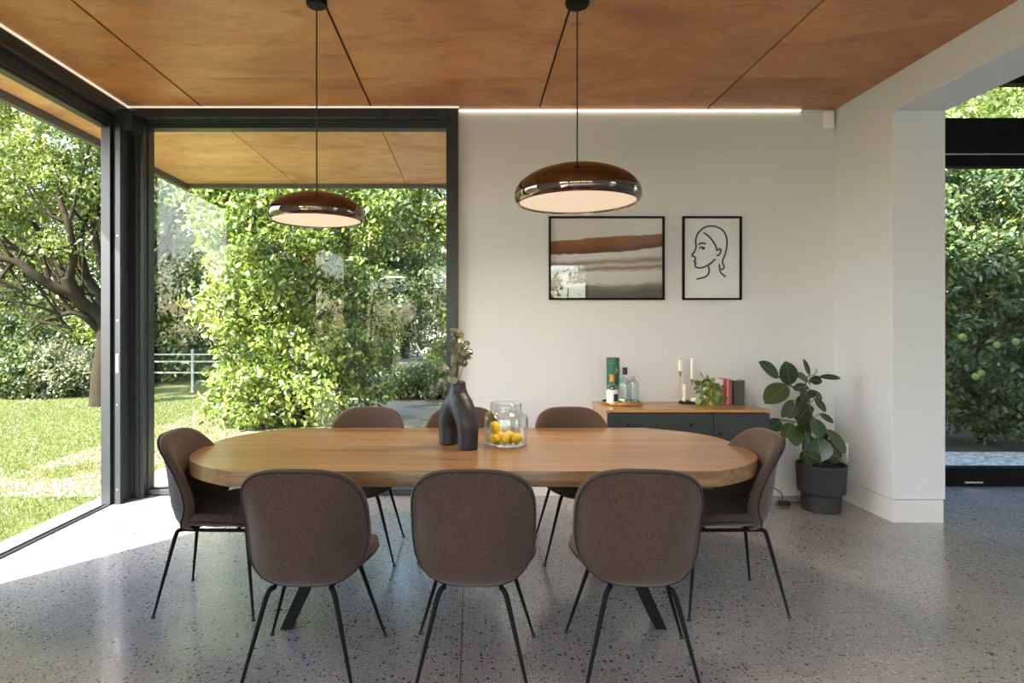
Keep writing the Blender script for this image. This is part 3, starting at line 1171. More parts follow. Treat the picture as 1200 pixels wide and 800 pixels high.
def picture(name, x0, x1, lab, content):
    cx, cz = (x0 + x1) / 2, (pz0 + pz1) / 2
    w, h = (x1 - x0) / 2, (pz1 - pz0) / 2
    t = empty(name, (cx, YB - .001, cz), label=lab, cat='picture')
    frame_box(-w, w, -h, h, .016, -.028, 0).build('picture_frame', 'black', t, bevel=.001)
    MB().box(-w + .016, w - .016, -.008, -.004, -h + .016, h - .016).build('print' if content == 'print' else 'paper', content, t)
    MB().box(-w + .016, w - .016, -.020, -.018, -h + .016, h - .016).build('glass', 'picglass', t)
    return t


picture('framed_landscape', .656, 1.628, 'wide black framed landscape of a brown ridge under pale sky', 'print')
pt = picture('framed_drawing', 1.781, 2.278, 'narrow black framed line drawing of a head on white paper', 'paper')
# a plain line portrait of its own: head turned to the left, drawn in a few strokes
strokes = [
    [(-.105, .155), (-.05, .205), (.02, .215), (.085, .185), (.118, .12), (.115, .045), (.10, -.01), (.085, -.055), (.098, -.095), (.075, -.115)],
    [(-.105, .155), (-.118, .10), (-.112, .065), (-.125, .025), (-.145, -.005), (-.122, -.018), (-.118, -.035), (-.128, -.05), (-.115, -.062), (-.122, -.078), (-.105, -.098), (-.06, -.095), (-.01, -.07), (.03, -.035)],
    [(-.055, .165), (-.01, .13), (.03, .075), (.045, .03)],
    [(.045, .03), (.068, .045), (.072, .02), (.055, -.005), (.04, -.002)],
    [(-.095, .075), (-.07, .088), (-.04, .082)],
    [(-.09, .048), (-.07, .058), (-.05, .048), (-.07, .042)],
    [(-.02, -.085), (-.015, -.13), (-.04, -.165), (-.11, -.185)],
    [(.062, -.07), (.07, -.13), (.11, -.165)],
]
b = MB()
for s in strokes:
    b.tube([(p.x * 1.12 - .005, -.0085, p.z * 1.12 + .03) for p in smooth_path([(x, 0, z) for x, z in s], 6)], .0066, 8)
b.build('drawing', 'ink', pt, smooth=60, label='black ink line drawing')

# ------------------------------------------------------------------ motion sensor, outlet, power lead
sn = empty('mounted_motion_sensor', (3.012, YB - .002, 3.165), label='small white motion sensor high in the wall corner', cat='sensor')
MB().prism([(-.045, 0), (.045, 0), (.045, -.02), (.03, -.045), (-.03, -.045), (-.045, -.02)], -.075, .075).build('sensor_body', 'white_plastic', sn, bevel=.008, smooth=50)
MB().grid(lambda u, v: (-.024 + .048 * u, -.0465 - .004 * math.sin(PI * u), -.06 + .055 * v), 8, 4).build('lens', 'white_plastic', sn, smooth=60)
ol = empty('wall_outlet', (XR - .001, 5.045, .405), label='white socket plate on right wall behind the plant pot', cat='outlet')
MB().box(-.012, 0, -.05, .05, -.075, .075).build('plate', 'white_plastic', ol, bevel=.004)
for zz in (-.035, .035):
    MB().box(-.0145, -.0121, -.03, .03, zz - .022, zz + .022).build('socket', 'white_plastic', ol, bevel=.002)
pc = empty('power_cord', (2.4, 4.98, 0), label='black power cord with plug lying by the wall near the pot', cat='cord')
cb = [at(898, 560, 5.08), at(906, 570, 5.05), at(916, 578, 5.03), at(917, 586, 5.0), Vector((2.55, 4.95, .012))]
MB().tube([p - pc.location for p in smooth_path(cb, 6)], .004, 7).build('cable', 'rubber', pc, smooth=50)
MB().tube([p - pc.location for p in smooth_path([(2.52, 4.93, .012), (2.6, 4.97, .006), (2.68, 5.0, .005), (2.74, 5.06, .005), (2.9, 5.1, .005)], 6)], .004, 7).build('cable', 'rubber', pc, smooth=50)
MB().box(2.47 - 2.4, 2.55 - 2.4, 4.90 - 4.98, 4.955 - 4.98, .0005, .034).build('plug', 'rubber', pc, bevel=.008, smooth=40)

# ------------------------------------------------------------------ rubber plant
FY = 4.80
fp = Vector((2.735, FY, 0))
fic = empty('rubber_plant', fp, label='tall rubber plant in a ribbed charcoal pot in the wall corner', cat='plant')
prof = [(0, 0), (.150, 0), (.158, .006), (.163, .125), (.166, .135), (.178, .142), (.190, .150), (.192, .158), (.200, .335), (.206, .345), (.206, .372), (.200, .375), (.194, .372), (.192, .34), (.0, .335)]
MB().lathe(prof, 144, flute=.0022, flz=(.155, .338)).build('pot', 'pot', fic, smooth=25).scale = (.87, .87, .97)
MB().lathe([(0, .352), (.1, .348), (.193, .341), (.0, .338)], 32).build('soil', 'soil', fic, smooth=50).scale = (.87, .87, .97)


def zp(u, v, dy=0.0):
    """zoom coordinates of the close-up (4x, origin 885,410) to local space"""
    return at(885 + u / 4, 410 + v / 4, FY + dy) - fp


fb, fs, rb_ = MB(), MB(), MB()
r = random.Random(3)
LEAVES = [((110, 130), (15, 55), 52, -.05), ((165, 165), (140, 52), 68, -.02), ((150, 162), (45, 252), 82, -.14), ((255, 120), (224, 42), 24, .03), ((298, 125), (402, 133), 24, .06),
          ((255, 138), (314, 150), 42, -.05), ((250, 142), (192, 122), 46, .05), ((248, 172), (176, 184), 38, -.12), ((176, 234), (122, 316), 42, .03), ((188, 252), (154, 320), 46, -.08),
          ((246, 274), (194, 332), 64, -.06), ((278, 222), (330, 292), 30, .02), ((268, 186), (310, 242), 32, .08), ((300, 298), (368, 342), 32, -.04), ((122, 334), (60, 372), 56, -.08),
          ((172, 342), (138, 412), 56, -.12), ((178, 362), (196, 452), 56, -.05), ((276, 318), (302, 414), 70, -.14), ((334, 370), (424, 488), 58, -.05), ((294, 408), (312, 524), 88, -.18),
          ((236, 378), (226, 492), 38, -.06), ((242, 486), (306, 524), 54, -.20), ((226, 214), (204, 280), 44, .07), ((236, 188), (218, 246), 48, .1), ((262, 186), (262, 226), 32, -.02),
          ((350, 440), (400, 510), 42, .08), ((318, 440), (340, 512), 40, .05), ((240, 330), (214, 372), 56, .03), ((300, 380), (330, 430), 40, .1), ((245, 395), (262, 470), 54, .06),
          ((210, 300), (230, 352), 50, -.02), ((330, 500), (400, 520), 40, -.06), ((290, 100), (282, 90), 12, 0),
          ((225, 470), (250, 540), 50, -.10), ((270, 430), (240, 500), 48, .05), ((320, 420), (360, 470), 44, -.02), ((205, 350), (225, 410), 48, .06), ((280, 350), (320, 372), 40, .07), ((215, 395), (255, 440), 46, -.02),
          ((255, 300), (240, 350), 44, .02), ((240, 255), (262, 300), 36, .06), ((345, 480), (378, 518), 36, .02), ((250, 340), (290, 380), 44, .1), ((190, 300), (215, 330), 34, .1)]
for (u0, v0), (u1, v1), wd, dy in LEAVES:
    bs = zp(u0, v0, dy + .03)
    tp = zp(u1, v1, dy - .02 + r.uniform(-.04, .03))
    L = (tp - bs).length
    face = Vector((r.uniform(-.35, .35), -1, r.uniform(.25, .8)))
    dr_ = r.uniform(.05, .22)
    leaf_poly(fb, bs, tp, wd / 4 / F * (FY + dy) * 1.22, face, .09, 9, droop=dr_)
    sd = (tp - bs).cross(face).normalized()
    nn_ = sd.cross(tp - bs).normalized()
    if nn_.y > 0:
        nn_ = -nn_
        bend = -1
    else:
        bend = 1
    rb_.tube([bs + (tp - bs) * t + nn_ * (bend * L * dr_ * (t - t * t) + .0012) for t in (0, .2, .4, .6, .8, .94)], [.0022, .0021, .0019, .0016, .0012, .0007], 5)
    near = Vector((fp.x * 0 + zp(258, 0).x, 0.0, bs.z - .03))
    fs.tube([bs, bs.lerp(near, .5) + Vector((0, 0, -.012)), near] if (bs - near).length < .16 else [bs, bs + (near - bs).normalized() * .03], .003, 6)
fb.build('leaves', 'ficus', fic, smooth=70)
rb_.build('leaf_midribs', 'midrib', fic, smooth=60, label='pale green midribs')
fs.tube(smooth_path([zp(262, 560), zp(255, 420), zp(265, 315), zp(250, 235), zp(236, 170), zp(246, 120)], 6), [.010 - .006 * i / 30 for i in range(31)], 8)
fs.tube(smooth_path([zp(262, 420), zp(230, 345), zp(170, 335), zp(100, 322)], 6), .0045, 7)
fs.tube(smooth_path([zp(245, 200), zp(195, 180), zp(150, 162), zp(110, 122)], 6), .0045, 7)
fs.tube(smooth_path([zp(240, 560), zp(225, 480), zp(230, 400), zp(240, 330)], 6), .006, 7)
fs.tube(smooth_path([zp(300, 560), zp(310, 460), zp(320, 390), zp(335, 370)], 6), .006, 7)
fs.build('stems', 'stem', fic, smooth=60)

# ------------------------------------------------------------------ garden
MB().box(-60, 60, -40, 70, -.6, -.035).build('lawn', 'lawn', **ST)
MB().box(3.3, 14, 7.1, 14, -.034, -.018).build('path_soil', 'earth', **ST)
MB().box(3.3, 14, 5.62, 7.1, -.03, -.012).build('path_gravel', 'gravel', **ST)
b = MB().box(-2.55, -1.95, 12.3, 13.8, -.034, -.01).box(-6.5, -1.2, 17.5, 19.6, -.034, -.008)
b.build('path_paving', 'paving', **ST)


def leaf_object(name, mat, P, size, parent, up=.35, aspect=.5, out=None, loc=(0, 0, 0), hexa=False):
    n = len(P)
    d = RNG.normal(size=(n, 3))
    d /= np.linalg.norm(d, axis=1)[:, None]
    d[:, 2] -= .25
    d /= np.linalg.norm(d, axis=1)[:, None]
    nn = RNG.normal(size=(n, 3))
    nn /= np.linalg.norm(nn, axis=1)[:, None]
    nn[:, 2] = np.abs(nn[:, 2]) + up
    if out is not None:
        nn += out * .7
    s = np.cross(d, nn)
    s /= np.linalg.norm(s, axis=1)[:, None] + 1e-9
    nn = np.cross(s, d)
    L = (size * RNG.uniform(.6, 1.15, n))[:, None]
    W = L * aspect * .5
    if hexa:
        V = np.stack([P, P + d * L * .3 - s * W * .9 + nn * W * .25, P + d * L * .65 - s * W * .85 + nn * W * .2, P + d * L - nn * L * .08, P + d * L * .65 + s * W * .85 + nn * W * .2, P + d * L * .3 + s * W * .9 + nn * W * .25], 1)
        fa = np.array([[0, 5, 4, 3], [0, 3, 2, 1]])
        k = 6
    else:
        V = np.stack([P, P + d * L * .45 - s * W + nn * W * .3, P + d * L, P + d * L * .45 + s * W + nn * W * .3], 1)
        fa = np.array([[0, 3, 2, 1]])
        k = 4
    V = V.reshape(-1, 3).astype(np.float32)
    Fc = (np.arange(n)[:, None, None] * k + fa[None]).reshape(-1, 4).astype(np.int32)
    me = bpy.data.meshes.new(name)
    me.vertices.add(len(V))
    me.vertices.foreach_set('co', V.ravel())
    me.loops.add(Fc.size)
    me.loops.foreach_set('vertex_index', Fc.ravel())
    me.polygons.add(len(Fc))
    me.polygons.foreach_set('loop_start', np.arange(0, Fc.size, 4, dtype=np.int32))
    me.update(calc_edges=True)
    me.validate()
    me.materials.append(M[mat])
    o = bpy.data.objects.new(name, me)
    COL.objects.link(o)
    o.parent = parent
    return o


def clump_points(clumps, n, csize=.28, per=70, fill=.25, floor=None):
    """leaf positions gathered into small sprays over the surfaces of ellipsoids (cx, cy, cz, rx, ry, rz)"""
    A = np.array(clumps, float)
    wts = (A[:, 3] * A[:, 4] + A[:, 4] * A[:, 5] + A[:, 3] * A[:, 5])
    wts /= wts.sum()
    nc = max(1, n // per)
    idx = RNG.choice(len(A), nc, p=wts)
    u = RNG.normal(size=(nc, 3))
    u /= np.linalg.norm(u, axis=1)[:, None]
    rad = np.where(RNG.random(nc) < fill, RNG.uniform(.3, .9, nc), RNG.uniform(.85, 1.08, nc))
    C = A[idx, :3] + u * rad[:, None] * A[idx, 3:]
    cs = csize * RNG.uniform(.6, 1.3, nc)
    k = np.repeat(np.arange(nc), per)
    P = C[k] + RNG.normal(size=(nc * per, 3)) * (cs[k] * .55)[:, None] * np.array([1, 1, .8])
    O = u[k]
    if floor is not None:
        ok = P[:, 2] > floor
        P, O = P[ok], O[ok]
    return P, O


def branch_obj(parent, limbs, name='trunk'):
    b = MB()
    for pts, r0, r1 in limbs:
        sp = smooth_path(pts, 5)
        b.tube(sp, [r0 + (r1 - r0) * i / (len(sp) - 1) for i in range(len(sp))], 9)
    return b.build(name, 'bark', parent, smooth=60)


# large spreading tree on the lawn
TY = 11.45
tb = at(120, 474, TY)
tb.z = -.035
tree = empty('spreading_tree', tb, label='large spreading tree with thick bent trunk on the lawn', cat='tree')


def tl_(px, py, dy=0):
    return at(px, py, TY + dy) - tb


limbs = [
    ([tl_(118, 478), tl_(120, 440), tl_(124, 405), tl_(122, 378)], .20, .15),
    ([tl_(122, 385), tl_(112, 368, -.1), tl_(97, 356, -.3), tl_(84, 340, -.5), tl_(78, 325, -.6)], .15, .10),
    ([tl_(84, 342, -.5), tl_(60, 335, -.7), tl_(38, 320, -.9), tl_(15, 305, -1), tl_(-30, 300, -1.2)], .10, .05),
    ([tl_(84, 342, -.5), tl_(66, 308, -.4), tl_(50, 285, -.3), tl_(40, 262, 0), tl_(20, 230, .2)], .075, .03),
    ([tl_(80, 332, -.5), tl_(86, 300, -.8), tl_(80, 262, -1), tl_(70, 230, -1), tl_(75, 190, -1)], .08, .03),
    ([tl_(122, 382), tl_(118, 350, .3), tl_(108, 335, .5), tl_(98, 310, .7), tl_(96, 280, .8), tl_(105, 240, .8)], .11, .04),
    ([tl_(122, 382), tl_(128, 345, .2), tl_(118, 305, .1), tl_(112, 270, 0), tl_(122, 220, 0)], .10, .04),
    ([tl_(124, 390), tl_(150, 350, .3), tl_(175, 312, .5), tl_(194, 285, .6), tl_(204, 262, .6), tl_(215, 230, .7)], .11, .05),
    ([tl_(84, 388, -.3), tl_(66, 372, -.2), tl_(45, 380, -.2), tl_(28, 392, -.2)], .03, .015),
    ([tl_(120, 392), tl_(100, 372, -.3), tl_(84, 366, -.4), tl_(66, 372, -.4)], .07, .03),
    ([tl_(15, 306, -1), tl_(0, 332, -1), tl_(30, 340, -.9), tl_(-20, 342, -1)], .03, .015),
    ([tl_(50, 285, -.3), tl_(35, 300, -.3), tl_(10, 285, -.5), tl_(-15, 282, -.5)], .03, .015),
]
rb = random.Random(21)
for pts, r0, r1 in list(limbs[1:]):
    for k in range(4):
        a = rb.randrange(1, len(pts))
        p = pts[a - 1].lerp(pts[a], rb.random())
        d = Vector((rb.uniform(-1, .5), rb.uniform(-.6, .6), rb.uniform(.1, 1))).normalized()
        L = rb.uniform(.6, 1.3)
        q = p + d * L * .5 + Vector((rb.uniform(-.1, .1), 0, rb.uniform(-.1, .1)))
        limbs.append(([p, q, p + d * L + Vector((0, 0, .15))], min(r0, .032), .010))
branch_obj(tree, limbs)
cl = []
for px, py, dy, rr, rz in ((10, 90, 0, 1.3, .9), (60, 60, -.8, 1.4, .9), (110, 110, .3, 1.2, .9), (45, 150, -.8, 1.1, .7), (-20, 170, -.5, 1.1, .8), (95, 180, -.9, .9, .7), (130, 195, 1, 1.0, .9), (0, 225, -.8, .85, .5),
                           (60, 215, .6, .9, .6), (105, 245, .2, .8, .55), (170, 150, 0, 1.3, 1.0), (215, 190, .4, 1.2, .9), (180, 235, .8, .9, .6), (235, 235, .8, 1.0, .6), (-60, 250, -.4, 1.0, .6), (20, 262, .8, .6, .35),
                           (-80, 120, .4, 1.4, 1.0), (40, 10, 0, 1.6, 1.0), (140, 30, .5, 1.6, 1.0), (70, 300, .9, .45, .25), (-10, 300, .3, .6, .3), (75, 285, -1.0, .28, .16), (215, 120, 0, 1.3, 1.0), (270, 150, .5, 1.2, .9)):
    c = tl_(px, py, dy)
    cl.append((c.x, c.y, c.z, rr, rr, rz))
P, O = clump_points(cl, 80000, .27, 60, .25)
leaf_object('crown', 'leaf_a', P, .10, tree, .3, .52, O)

# tall trees closing the garden: three shapes, copied
TREES = 'tall trees closing the far side of the garden'


def big_tree(seed, mat, n, rx, hgt):
    t = empty('garden_tree', cat='tree', group=TREES)
    rr = random.Random(seed)
    cl = []
    for k in range(15):
        z = .6 + (hgt - .9) * k / 14
        w = rx * (1 - .55 * (k / 14) ** 2)
        cl.append((rr.uniform(-.6, .6) * w, rr.uniform(-.6, .6) * w, z, w * .62, w * .62, 1.0))
    P, O = clump_points(cl, n, .42, 65, .15, .02)
    leaf_object('crown', mat, P, .17, t, .3, .5, O)
    branch_obj(t, [([(0, 0, -.1), (.1, 0, hgt * .3), (-.1, .1, hgt * .7)], .22, .06), ([(.1, 0, hgt * .3), (.6, -.3, hgt * .5), (1.2, -.5, hgt * .7)], .1, .03), ([(0, 0, hgt * .25), (-.7, -.2, hgt * .45), (-1.2, .2, hgt * .6)], .1, .03)])
    return t


protos = [big_tree(1, 'leaf_a', 36000, 2.6, 9.0), big_tree(2, 'leaf_b', 36000, 2.7, 8.2), big_tree(3, 'leaf_c', 32000, 2.4, 7.4)]
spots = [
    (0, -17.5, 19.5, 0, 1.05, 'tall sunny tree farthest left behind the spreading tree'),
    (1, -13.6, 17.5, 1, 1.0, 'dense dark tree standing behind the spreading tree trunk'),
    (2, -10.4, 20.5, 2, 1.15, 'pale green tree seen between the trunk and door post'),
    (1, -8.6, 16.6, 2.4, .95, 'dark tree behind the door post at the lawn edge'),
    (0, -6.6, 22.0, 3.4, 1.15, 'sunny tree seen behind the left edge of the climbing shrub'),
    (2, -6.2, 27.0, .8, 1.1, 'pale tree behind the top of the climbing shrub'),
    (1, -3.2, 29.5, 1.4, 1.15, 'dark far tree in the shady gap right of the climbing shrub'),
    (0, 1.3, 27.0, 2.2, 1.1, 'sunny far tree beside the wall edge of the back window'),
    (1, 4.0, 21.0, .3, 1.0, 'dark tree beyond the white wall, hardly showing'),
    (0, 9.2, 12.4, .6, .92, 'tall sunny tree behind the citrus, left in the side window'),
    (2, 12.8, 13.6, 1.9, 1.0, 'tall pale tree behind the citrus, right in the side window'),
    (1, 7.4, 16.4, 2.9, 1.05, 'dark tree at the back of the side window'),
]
used = set()
for k, x, y, rz, sc, lab in spots:
    if k not in used:
        used.add(k)
        o = protos[k]
        o.location, o.rotation_euler = (x, y, -.04), (0, 0, rz)
    else:
        o = copy_tree(protos[k], loc=(x, y, -.04), rz=rz)
    o.scale = (sc, sc, sc)
    o['label'] = lab


def shrub(name, lab, x, y, cl, n, mat, size, csize=.2, per=50, aspect=.5, hexa=False, stems=3, group=None, fill=.25):
    t = empty(name, (x, y, -.04), label=lab, cat='shrub', group=group)
    P, O = clump_points(cl, n, csize, per, fill, .01)
    leaf_object('leaves', mat, P, size, t, .3, aspect, O, hexa=hexa)
    rr = random.Random(int(x * 100 + y * 7))
    limbs = []
    for k in range(stems):
        c = cl[rr.randrange(len(cl))]
        limbs.append(([(rr.uniform(-.12, .12), rr.uniform(-.1, .1), -.02), (c[0] * .4 + rr.uniform(-.1, .1), c[1] * .4, c[2] * .5), (c[0], c[1], c[2])], .035, .010))
    branch_obj(t, limbs, 'stems')
    return t


# big climbing shrub right outside the glass
shrub('climbing_shrub', 'big leafy climbing shrub close outside the back window', -2.62, 9.35,
      [(-.72, -.1, .55, .5, .6, .6), (-.50, -.35, 1.2, .55, .7, .7), (-.85, 0, 1.8, .55, .6, .6), (-.35, -.3, 2.1, .65, .7, .7), (-.75, 0, 2.7, .6, .7, .6), (-1.2, .3, 3.1, .5, .6, .55), (-.1, -.1, 3.0, .75, .7, .6),
       (.45, -.1, 1.5, .65, .7, .75), (.55, .1, 2.4, .65, .7, .65), (.35, -.2, .6, .6, .7, .55), (.9, .2, 1.3, .45, .6, .9), (.7, .2, 3.3, .8, .7, .6), (-.5, .1, 3.8, .9, .8, .6), (.3, .2, 4.2, .9, .8, .6), (-1.5, .4, 3.9, .7, .7, .5), (-.6, -.3, .5, .5, .6, .5), (1.0, .3, .6, .35, .5, .5)],
      44000, 'leaf_c', .105, .19, 44, .5, True, 6, fill=.3)
# tree whose crown reaches in from behind the white wall
wt = empty('leafy_tree', (.75, 11.2, -.04), label='leafy tree reaching in beside the white wall edge of the back window', cat='tree')
P, O = clump_points([(-1.8, -.6, 4.6, .9, .9, .7), (-1.2, -.8, 3.9, .8, .8, .6), (-.9, -.5, 3.2, .7, .8, .5), (-2.3, -.4, 3.9, .7, .7, .5), (-1.7, -.5, 3.35, .6, .6, .4), (0, 0, 4.2, 1.2, 1.0, 1.0), (-.7, -.4, 1.9, .6, .6, .6), (-1.15, -.3, 1.5, .5, .5, .5), (-.5, -.2, 1.1, .5, .5, .5), (.2, 0, 2.4, 1, .9, 1.0), (-1.6, 0, 5.6, 1.2, 1.0, .8), (-.2, 0, 5.8, 1.3, 1.1, .9)], 24000, .26, 55, .25)
leaf_object('crown', 'leaf_a', P, .125, wt, .3, .5, O)
branch_obj(wt, [([(0, 0, -.1), (-.1, 0, 1.4), (.1, 0, 2.8), (0, 0, 4.5)], .16, .05), ([(.1, 0, 2.2), (-.8, -.3, 3.2), (-1.7, -.5, 4.3)], .07, .02), ([(-.1, 0, 1.2), (-.6, -.2, 1.5), (-1.1, -.3, 1.7)], .04, .012)])
# far tree with dark trunk in the gap
ft = at(453, 440, 18.6)
t = empty('young_tree', (ft.x, 18.6, -.04), label='slim dark-trunked tree in the shady gap of the back window', cat='tree')
P, O = clump_points([(-.4, 0, 3.2, 1.1, .9, .8), (.9, .2, 3.6, 1.1, 1, .8), (0, -.2, 4.6, 1.5, 1, 1), (-1.2, .3, 4.2, 1.0, .9, .8), (.3, 0, 2.4, .8, .7, .4), (1.6, .2, 2.8, .8, .8, .6)], 14000, .35, 55, .25)
leaf_object('crown', 'leaf_b', P, .16, t, .3, .5, O)
branch_obj(t, [([(0, 0, -.1), (.05, 0, 1.2), (-.05, 0, 2.4), (.1, 0, 4.0)], .17, .06), ([(0, 0, 1.5), (.6, 0, 2.3), (1.2, .1, 3.2)], .07, .02)])

SH = 'low shrubs along the lawn edge'


def low(px, Y, w, h, mat, lab, n=5000, size=.10):
    c = at(px, 0, Y)
    rr = random.Random(px)
    cl = [(rr.uniform(-.5, .5) * w, rr.uniform(-.3, .3) * w, h * rr.uniform(.3, .75), w * rr.uniform(.35, .55), w * .4, h * rr.uniform(.28, .42)) for k in range(7)]
    shrub('garden_shrub', lab, c.x, Y, cl, n, mat, size, .18, 45, .5, stems=4, group=SH)


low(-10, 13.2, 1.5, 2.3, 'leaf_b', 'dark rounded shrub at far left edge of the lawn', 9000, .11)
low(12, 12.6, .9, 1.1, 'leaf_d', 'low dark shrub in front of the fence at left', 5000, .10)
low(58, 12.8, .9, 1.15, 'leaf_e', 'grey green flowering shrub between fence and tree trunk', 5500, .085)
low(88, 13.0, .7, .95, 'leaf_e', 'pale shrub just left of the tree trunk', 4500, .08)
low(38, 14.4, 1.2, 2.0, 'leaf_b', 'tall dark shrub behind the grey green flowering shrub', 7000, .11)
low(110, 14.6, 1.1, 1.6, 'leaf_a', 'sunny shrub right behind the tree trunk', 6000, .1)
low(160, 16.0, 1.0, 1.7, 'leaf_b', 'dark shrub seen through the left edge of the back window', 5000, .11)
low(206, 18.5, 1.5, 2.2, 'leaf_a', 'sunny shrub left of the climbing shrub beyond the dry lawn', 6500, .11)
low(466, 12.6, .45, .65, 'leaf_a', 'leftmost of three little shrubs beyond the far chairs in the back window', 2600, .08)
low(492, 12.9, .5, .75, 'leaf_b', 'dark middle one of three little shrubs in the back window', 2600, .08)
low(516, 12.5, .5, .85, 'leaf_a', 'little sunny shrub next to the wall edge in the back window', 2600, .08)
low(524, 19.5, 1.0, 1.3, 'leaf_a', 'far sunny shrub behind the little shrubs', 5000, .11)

# citrus tree outside the side window
ct = empty('citrus_tree', (6.55, 7.9, -.03), label='dark leaved citrus tree with green fruit outside the side window', cat='tree')
P, O = clump_points([(-.75, -.25, 1.3, .6, .6, .6), (.1, -.4, 1.1, .65, .6, .6), (.8, -.3, 1.3, .6, .6, .6), (-.4, -.3, 2.0, .7, .6, .6), (.5, -.35, 2.0, .7, .6, .6), (-.9, 0, 2.5, .7, .7, .6), (0, 0, 2.8, .9, .8, .7), (1.0, 0, 2.6, .8, .7, .7), (1.5, 0, 1.7, .6, .7, .8), (-.2, -.2, .6, .7, .5, .35), (.7, -.2, .6, .6, .5, .35), (-.8, -.1, .7, .5, .5, .35), (.2, -.4, .4, .8, .4, .25), (-.6, 0, 3.3, .8, .7, .5), (.6, .1, 3.5, .9, .8, .5)], 34000, .18, 45, .3)
leaf_object('crown', 'leaf_d', P, .095, ct, .3, .5, O, hexa=True)
branch_obj(ct, [([(0, 0, -.05), (.03, 0, .5), (0, 0, 1.2), (.1, 0, 2.2)], .07, .03), ([(0, 0, .5), (-.5, -.1, 1.2), (-.7, -.1, 2)], .04, .012), ([(0, 0, .6), (.6, -.1, 1.2), (.9, -.1, 2)], .04, .012)])
for px, py, yy in ((1168, 404, 6.86), (1143, 441, 6.84), (1150, 437, 6.9), (1190, 400, 6.84), (1128, 395, 6.9)):
    c = at(px, py, yy) - ct.location
    MB().blob((0, 0, 0), .036, .036, .04).build('fruit', 'fruit', ct, smooth=60).location = c
hd = empty('hedge', (7.6, 10.0, -.03), label='tall clipped sunny hedge behind the citrus tree', cat='hedge')
cl = [(-3.2 + .9 * i, RNG.uniform(-.2, .2), .6 + 1.0 * j, .8, .6, .75) for i in range(9) for j in range(5)]
P, O = clump_points(cl, 30000, .28, 55, .15)
leaf_object('leaves', 'leaf_a', P, .12, hd, .3, .5, O)
branch_obj(hd, [([(-3 + 1.2 * i, 0, -.05), (-3 + 1.2 * i, .1, 2), (-2.9 + 1.2 * i, 0, 4)], .05, .02) for i in range(6)], 'stems')

hd = empty('garden_hedge', (0, -10.5, -.03), label='green hedge mirrored in the glass of the framed landscape', cat='hedge')
cl = [(-11 + 1.1 * i, RNG.uniform(-.2, .2), .5 + .9 * j, .9, .6, .7) for i in range(21) for j in range(4)]
P, O = clump_points(cl, 26000, .3, 50, .15)
leaf_object('leaves', 'leaf_a', P, .17, hd, .3, .55, O)
branch_obj(hd, [([(-10 + 2.2 * i, 0, -.05), (-10 + 2.2 * i, .1, 1.4), (-9.9 + 2.2 * i, 0, 2.8)], .05, .02) for i in range(10)], 'stems')

# fence behind the lawn
fn = empty('rail_fence', (-9, 13.9, -.04), label='pale post and rail fence behind the lawn shrubs', cat='fence')
for i in range(6):
    MB().box(-4.5 + 1.8 * i - .025, -4.5 + 1.8 * i + .025, -.025, .025, 0, .98).build('post', 'fence', fn)
for z in (.86, .70, .45):
    MB().box(-5, 5, -.045, -.026, z - .016, z + .016).build('rail', 'fence', fn)

# short grass in front of the open door
n = 150000
gx = -3.2 - RNG.beta(1.0, 1.3, n) * 8.0
gy = 2.6 + RNG.beta(1.0, 1.35, n) * 10.0
gz = np.full(n, -.036)
hh = RNG.uniform(.014, .034, n)
an = RNG.uniform(0, 2 * PI, n)
tilt = RNG.normal(0, .5, (n, 2)) * hh[:, None]
w = RNG.uniform(.0022, .0045, n) * (1 + .10 * (gy - 2.6))
V = np.stack([np.stack([gx - w * np.cos(an), gy - w * np.sin(an), gz], 1), np.stack([gx + w * np.cos(an), gy + w * np.sin(an), gz], 1), np.stack([gx + tilt[:, 0], gy + tilt[:, 1], gz + hh], 1)], 1).reshape(-1, 3).astype(np.float32)
me = bpy.data.meshes.new('grass')
me.vertices.add(len(V))
me.vertices.foreach_set('co', V.ravel())
me.loops.add(n * 3)
me.loops.foreach_set('vertex_index', np.arange(n * 3, dtype=np.int32))
me.polygons.add(n)
me.polygons.foreach_set('loop_start', np.arange(0, n * 3, 3, dtype=np.int32))
me.update(calc_edges=True)
me.materials.append(M['grass'])
go = bpy.data.objects.new('grass', me)
COL.objects.link(go)
tag(go, 'short sunlit grass of the lawn outside the open door', 'grass', kind='stuff')

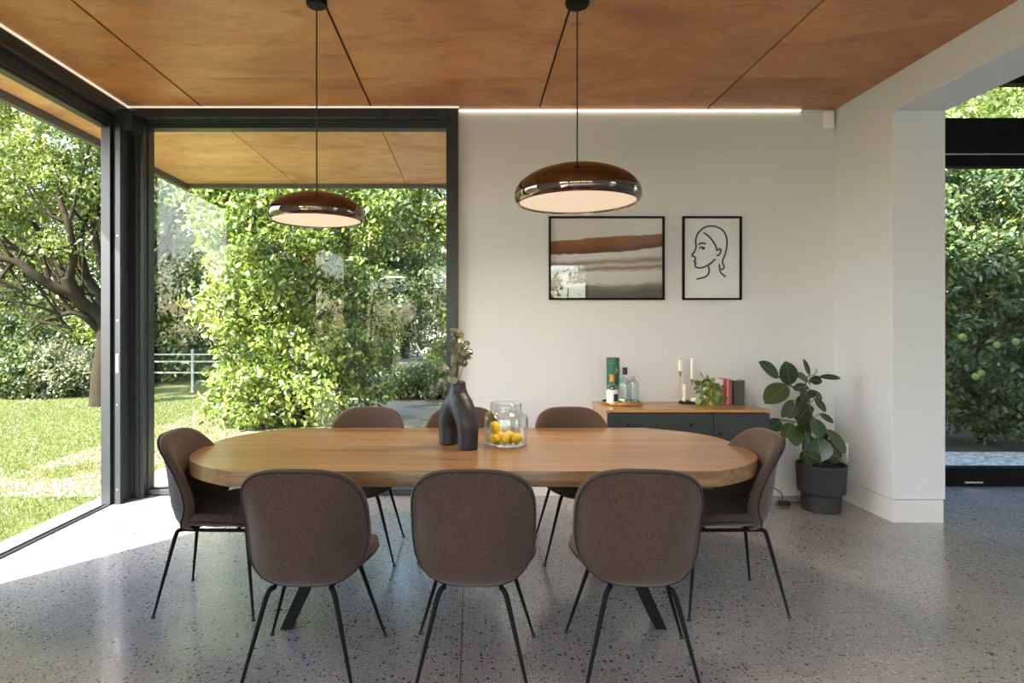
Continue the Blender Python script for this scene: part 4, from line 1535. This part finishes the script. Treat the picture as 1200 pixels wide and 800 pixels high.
# ------------------------------------------------------------------ light
SUN = Vector((.624 * .758, .781 * .758, -.652))
sl = bpy.data.lights.new('sun', 'SUN')
sl.energy = 14.5
sl.angle = math.radians(.55)
sl.color = (1.0, .95, .87)
so = bpy.data.objects.new('sun', sl)
so.rotation_euler = SUN.to_track_quat('-Z', 'Y').to_euler()
COL.objects.link(so)
for (x, y, z, e, r) in ((-.868, 3.455, 2.0, 8, .12), (.597, 3.455, 2.09, 12, .16)):
    ld = bpy.data.lights.new('pendant_bulb', 'AREA')
    ld.shape = 'DISK'
    ld.size = r * 2
    ld.energy = e
    ld.color = (1, .78, .55)
    lo = bpy.data.objects.new('pendant_bulb', ld)
    lo.location = (x, y, z)
    COL.objects.link(lo)

wd = bpy.data.worlds.new('sky')
S.world = wd
wd.use_nodes = True
nt = wd.node_tree
nt.nodes.clear()
wo = nt.nodes.new('ShaderNodeOutputWorld')
bg = nt.nodes.new('ShaderNodeBackground')
sk = nt.nodes.new('ShaderNodeTexSky')
sk.sky_type = 'NISHITA'
sk.sun_disc = False
sk.sun_elevation = math.radians(40.7)
sk.sun_rotation = math.atan2(-SUN.x, -SUN.y)
sk.dust_density = 1.5
bg.inputs[1].default_value = .72
nt.links.new(sk.outputs[0], bg.inputs[0])
nt.links.new(bg.outputs[0], wo.inputs[0])

# ------------------------------------------------------------------ camera and view
cd = bpy.data.cameras.new('camera')
cd.sensor_width = 36
cd.lens = 36 * F / 1200
cd.shift_x = (600 - VX) / 1200
cd.shift_y = -(400 - VY) / 1200
cd.clip_end = 300
co = bpy.data.objects.new('camera', cd)
co.location = (0, 0, CAMZ)
co.rotation_euler = (PI / 2, 0, 0)
COL.objects.link(co)
S.camera = co
S.view_settings.view_transform = 'Standard'
S.view_settings.look = 'None'
S.view_settings.gamma = 1
S.view_settings.exposure = 1.08
S.view_settings.use_curve_mapping = False
S.cycles.use_denoising = True
S.cycles.transparent_max_bounces = 24
S.cycles.diffuse_bounces = 6
S.cycles.max_bounces = 14
S.cycles.sample_clamp_indirect = 8
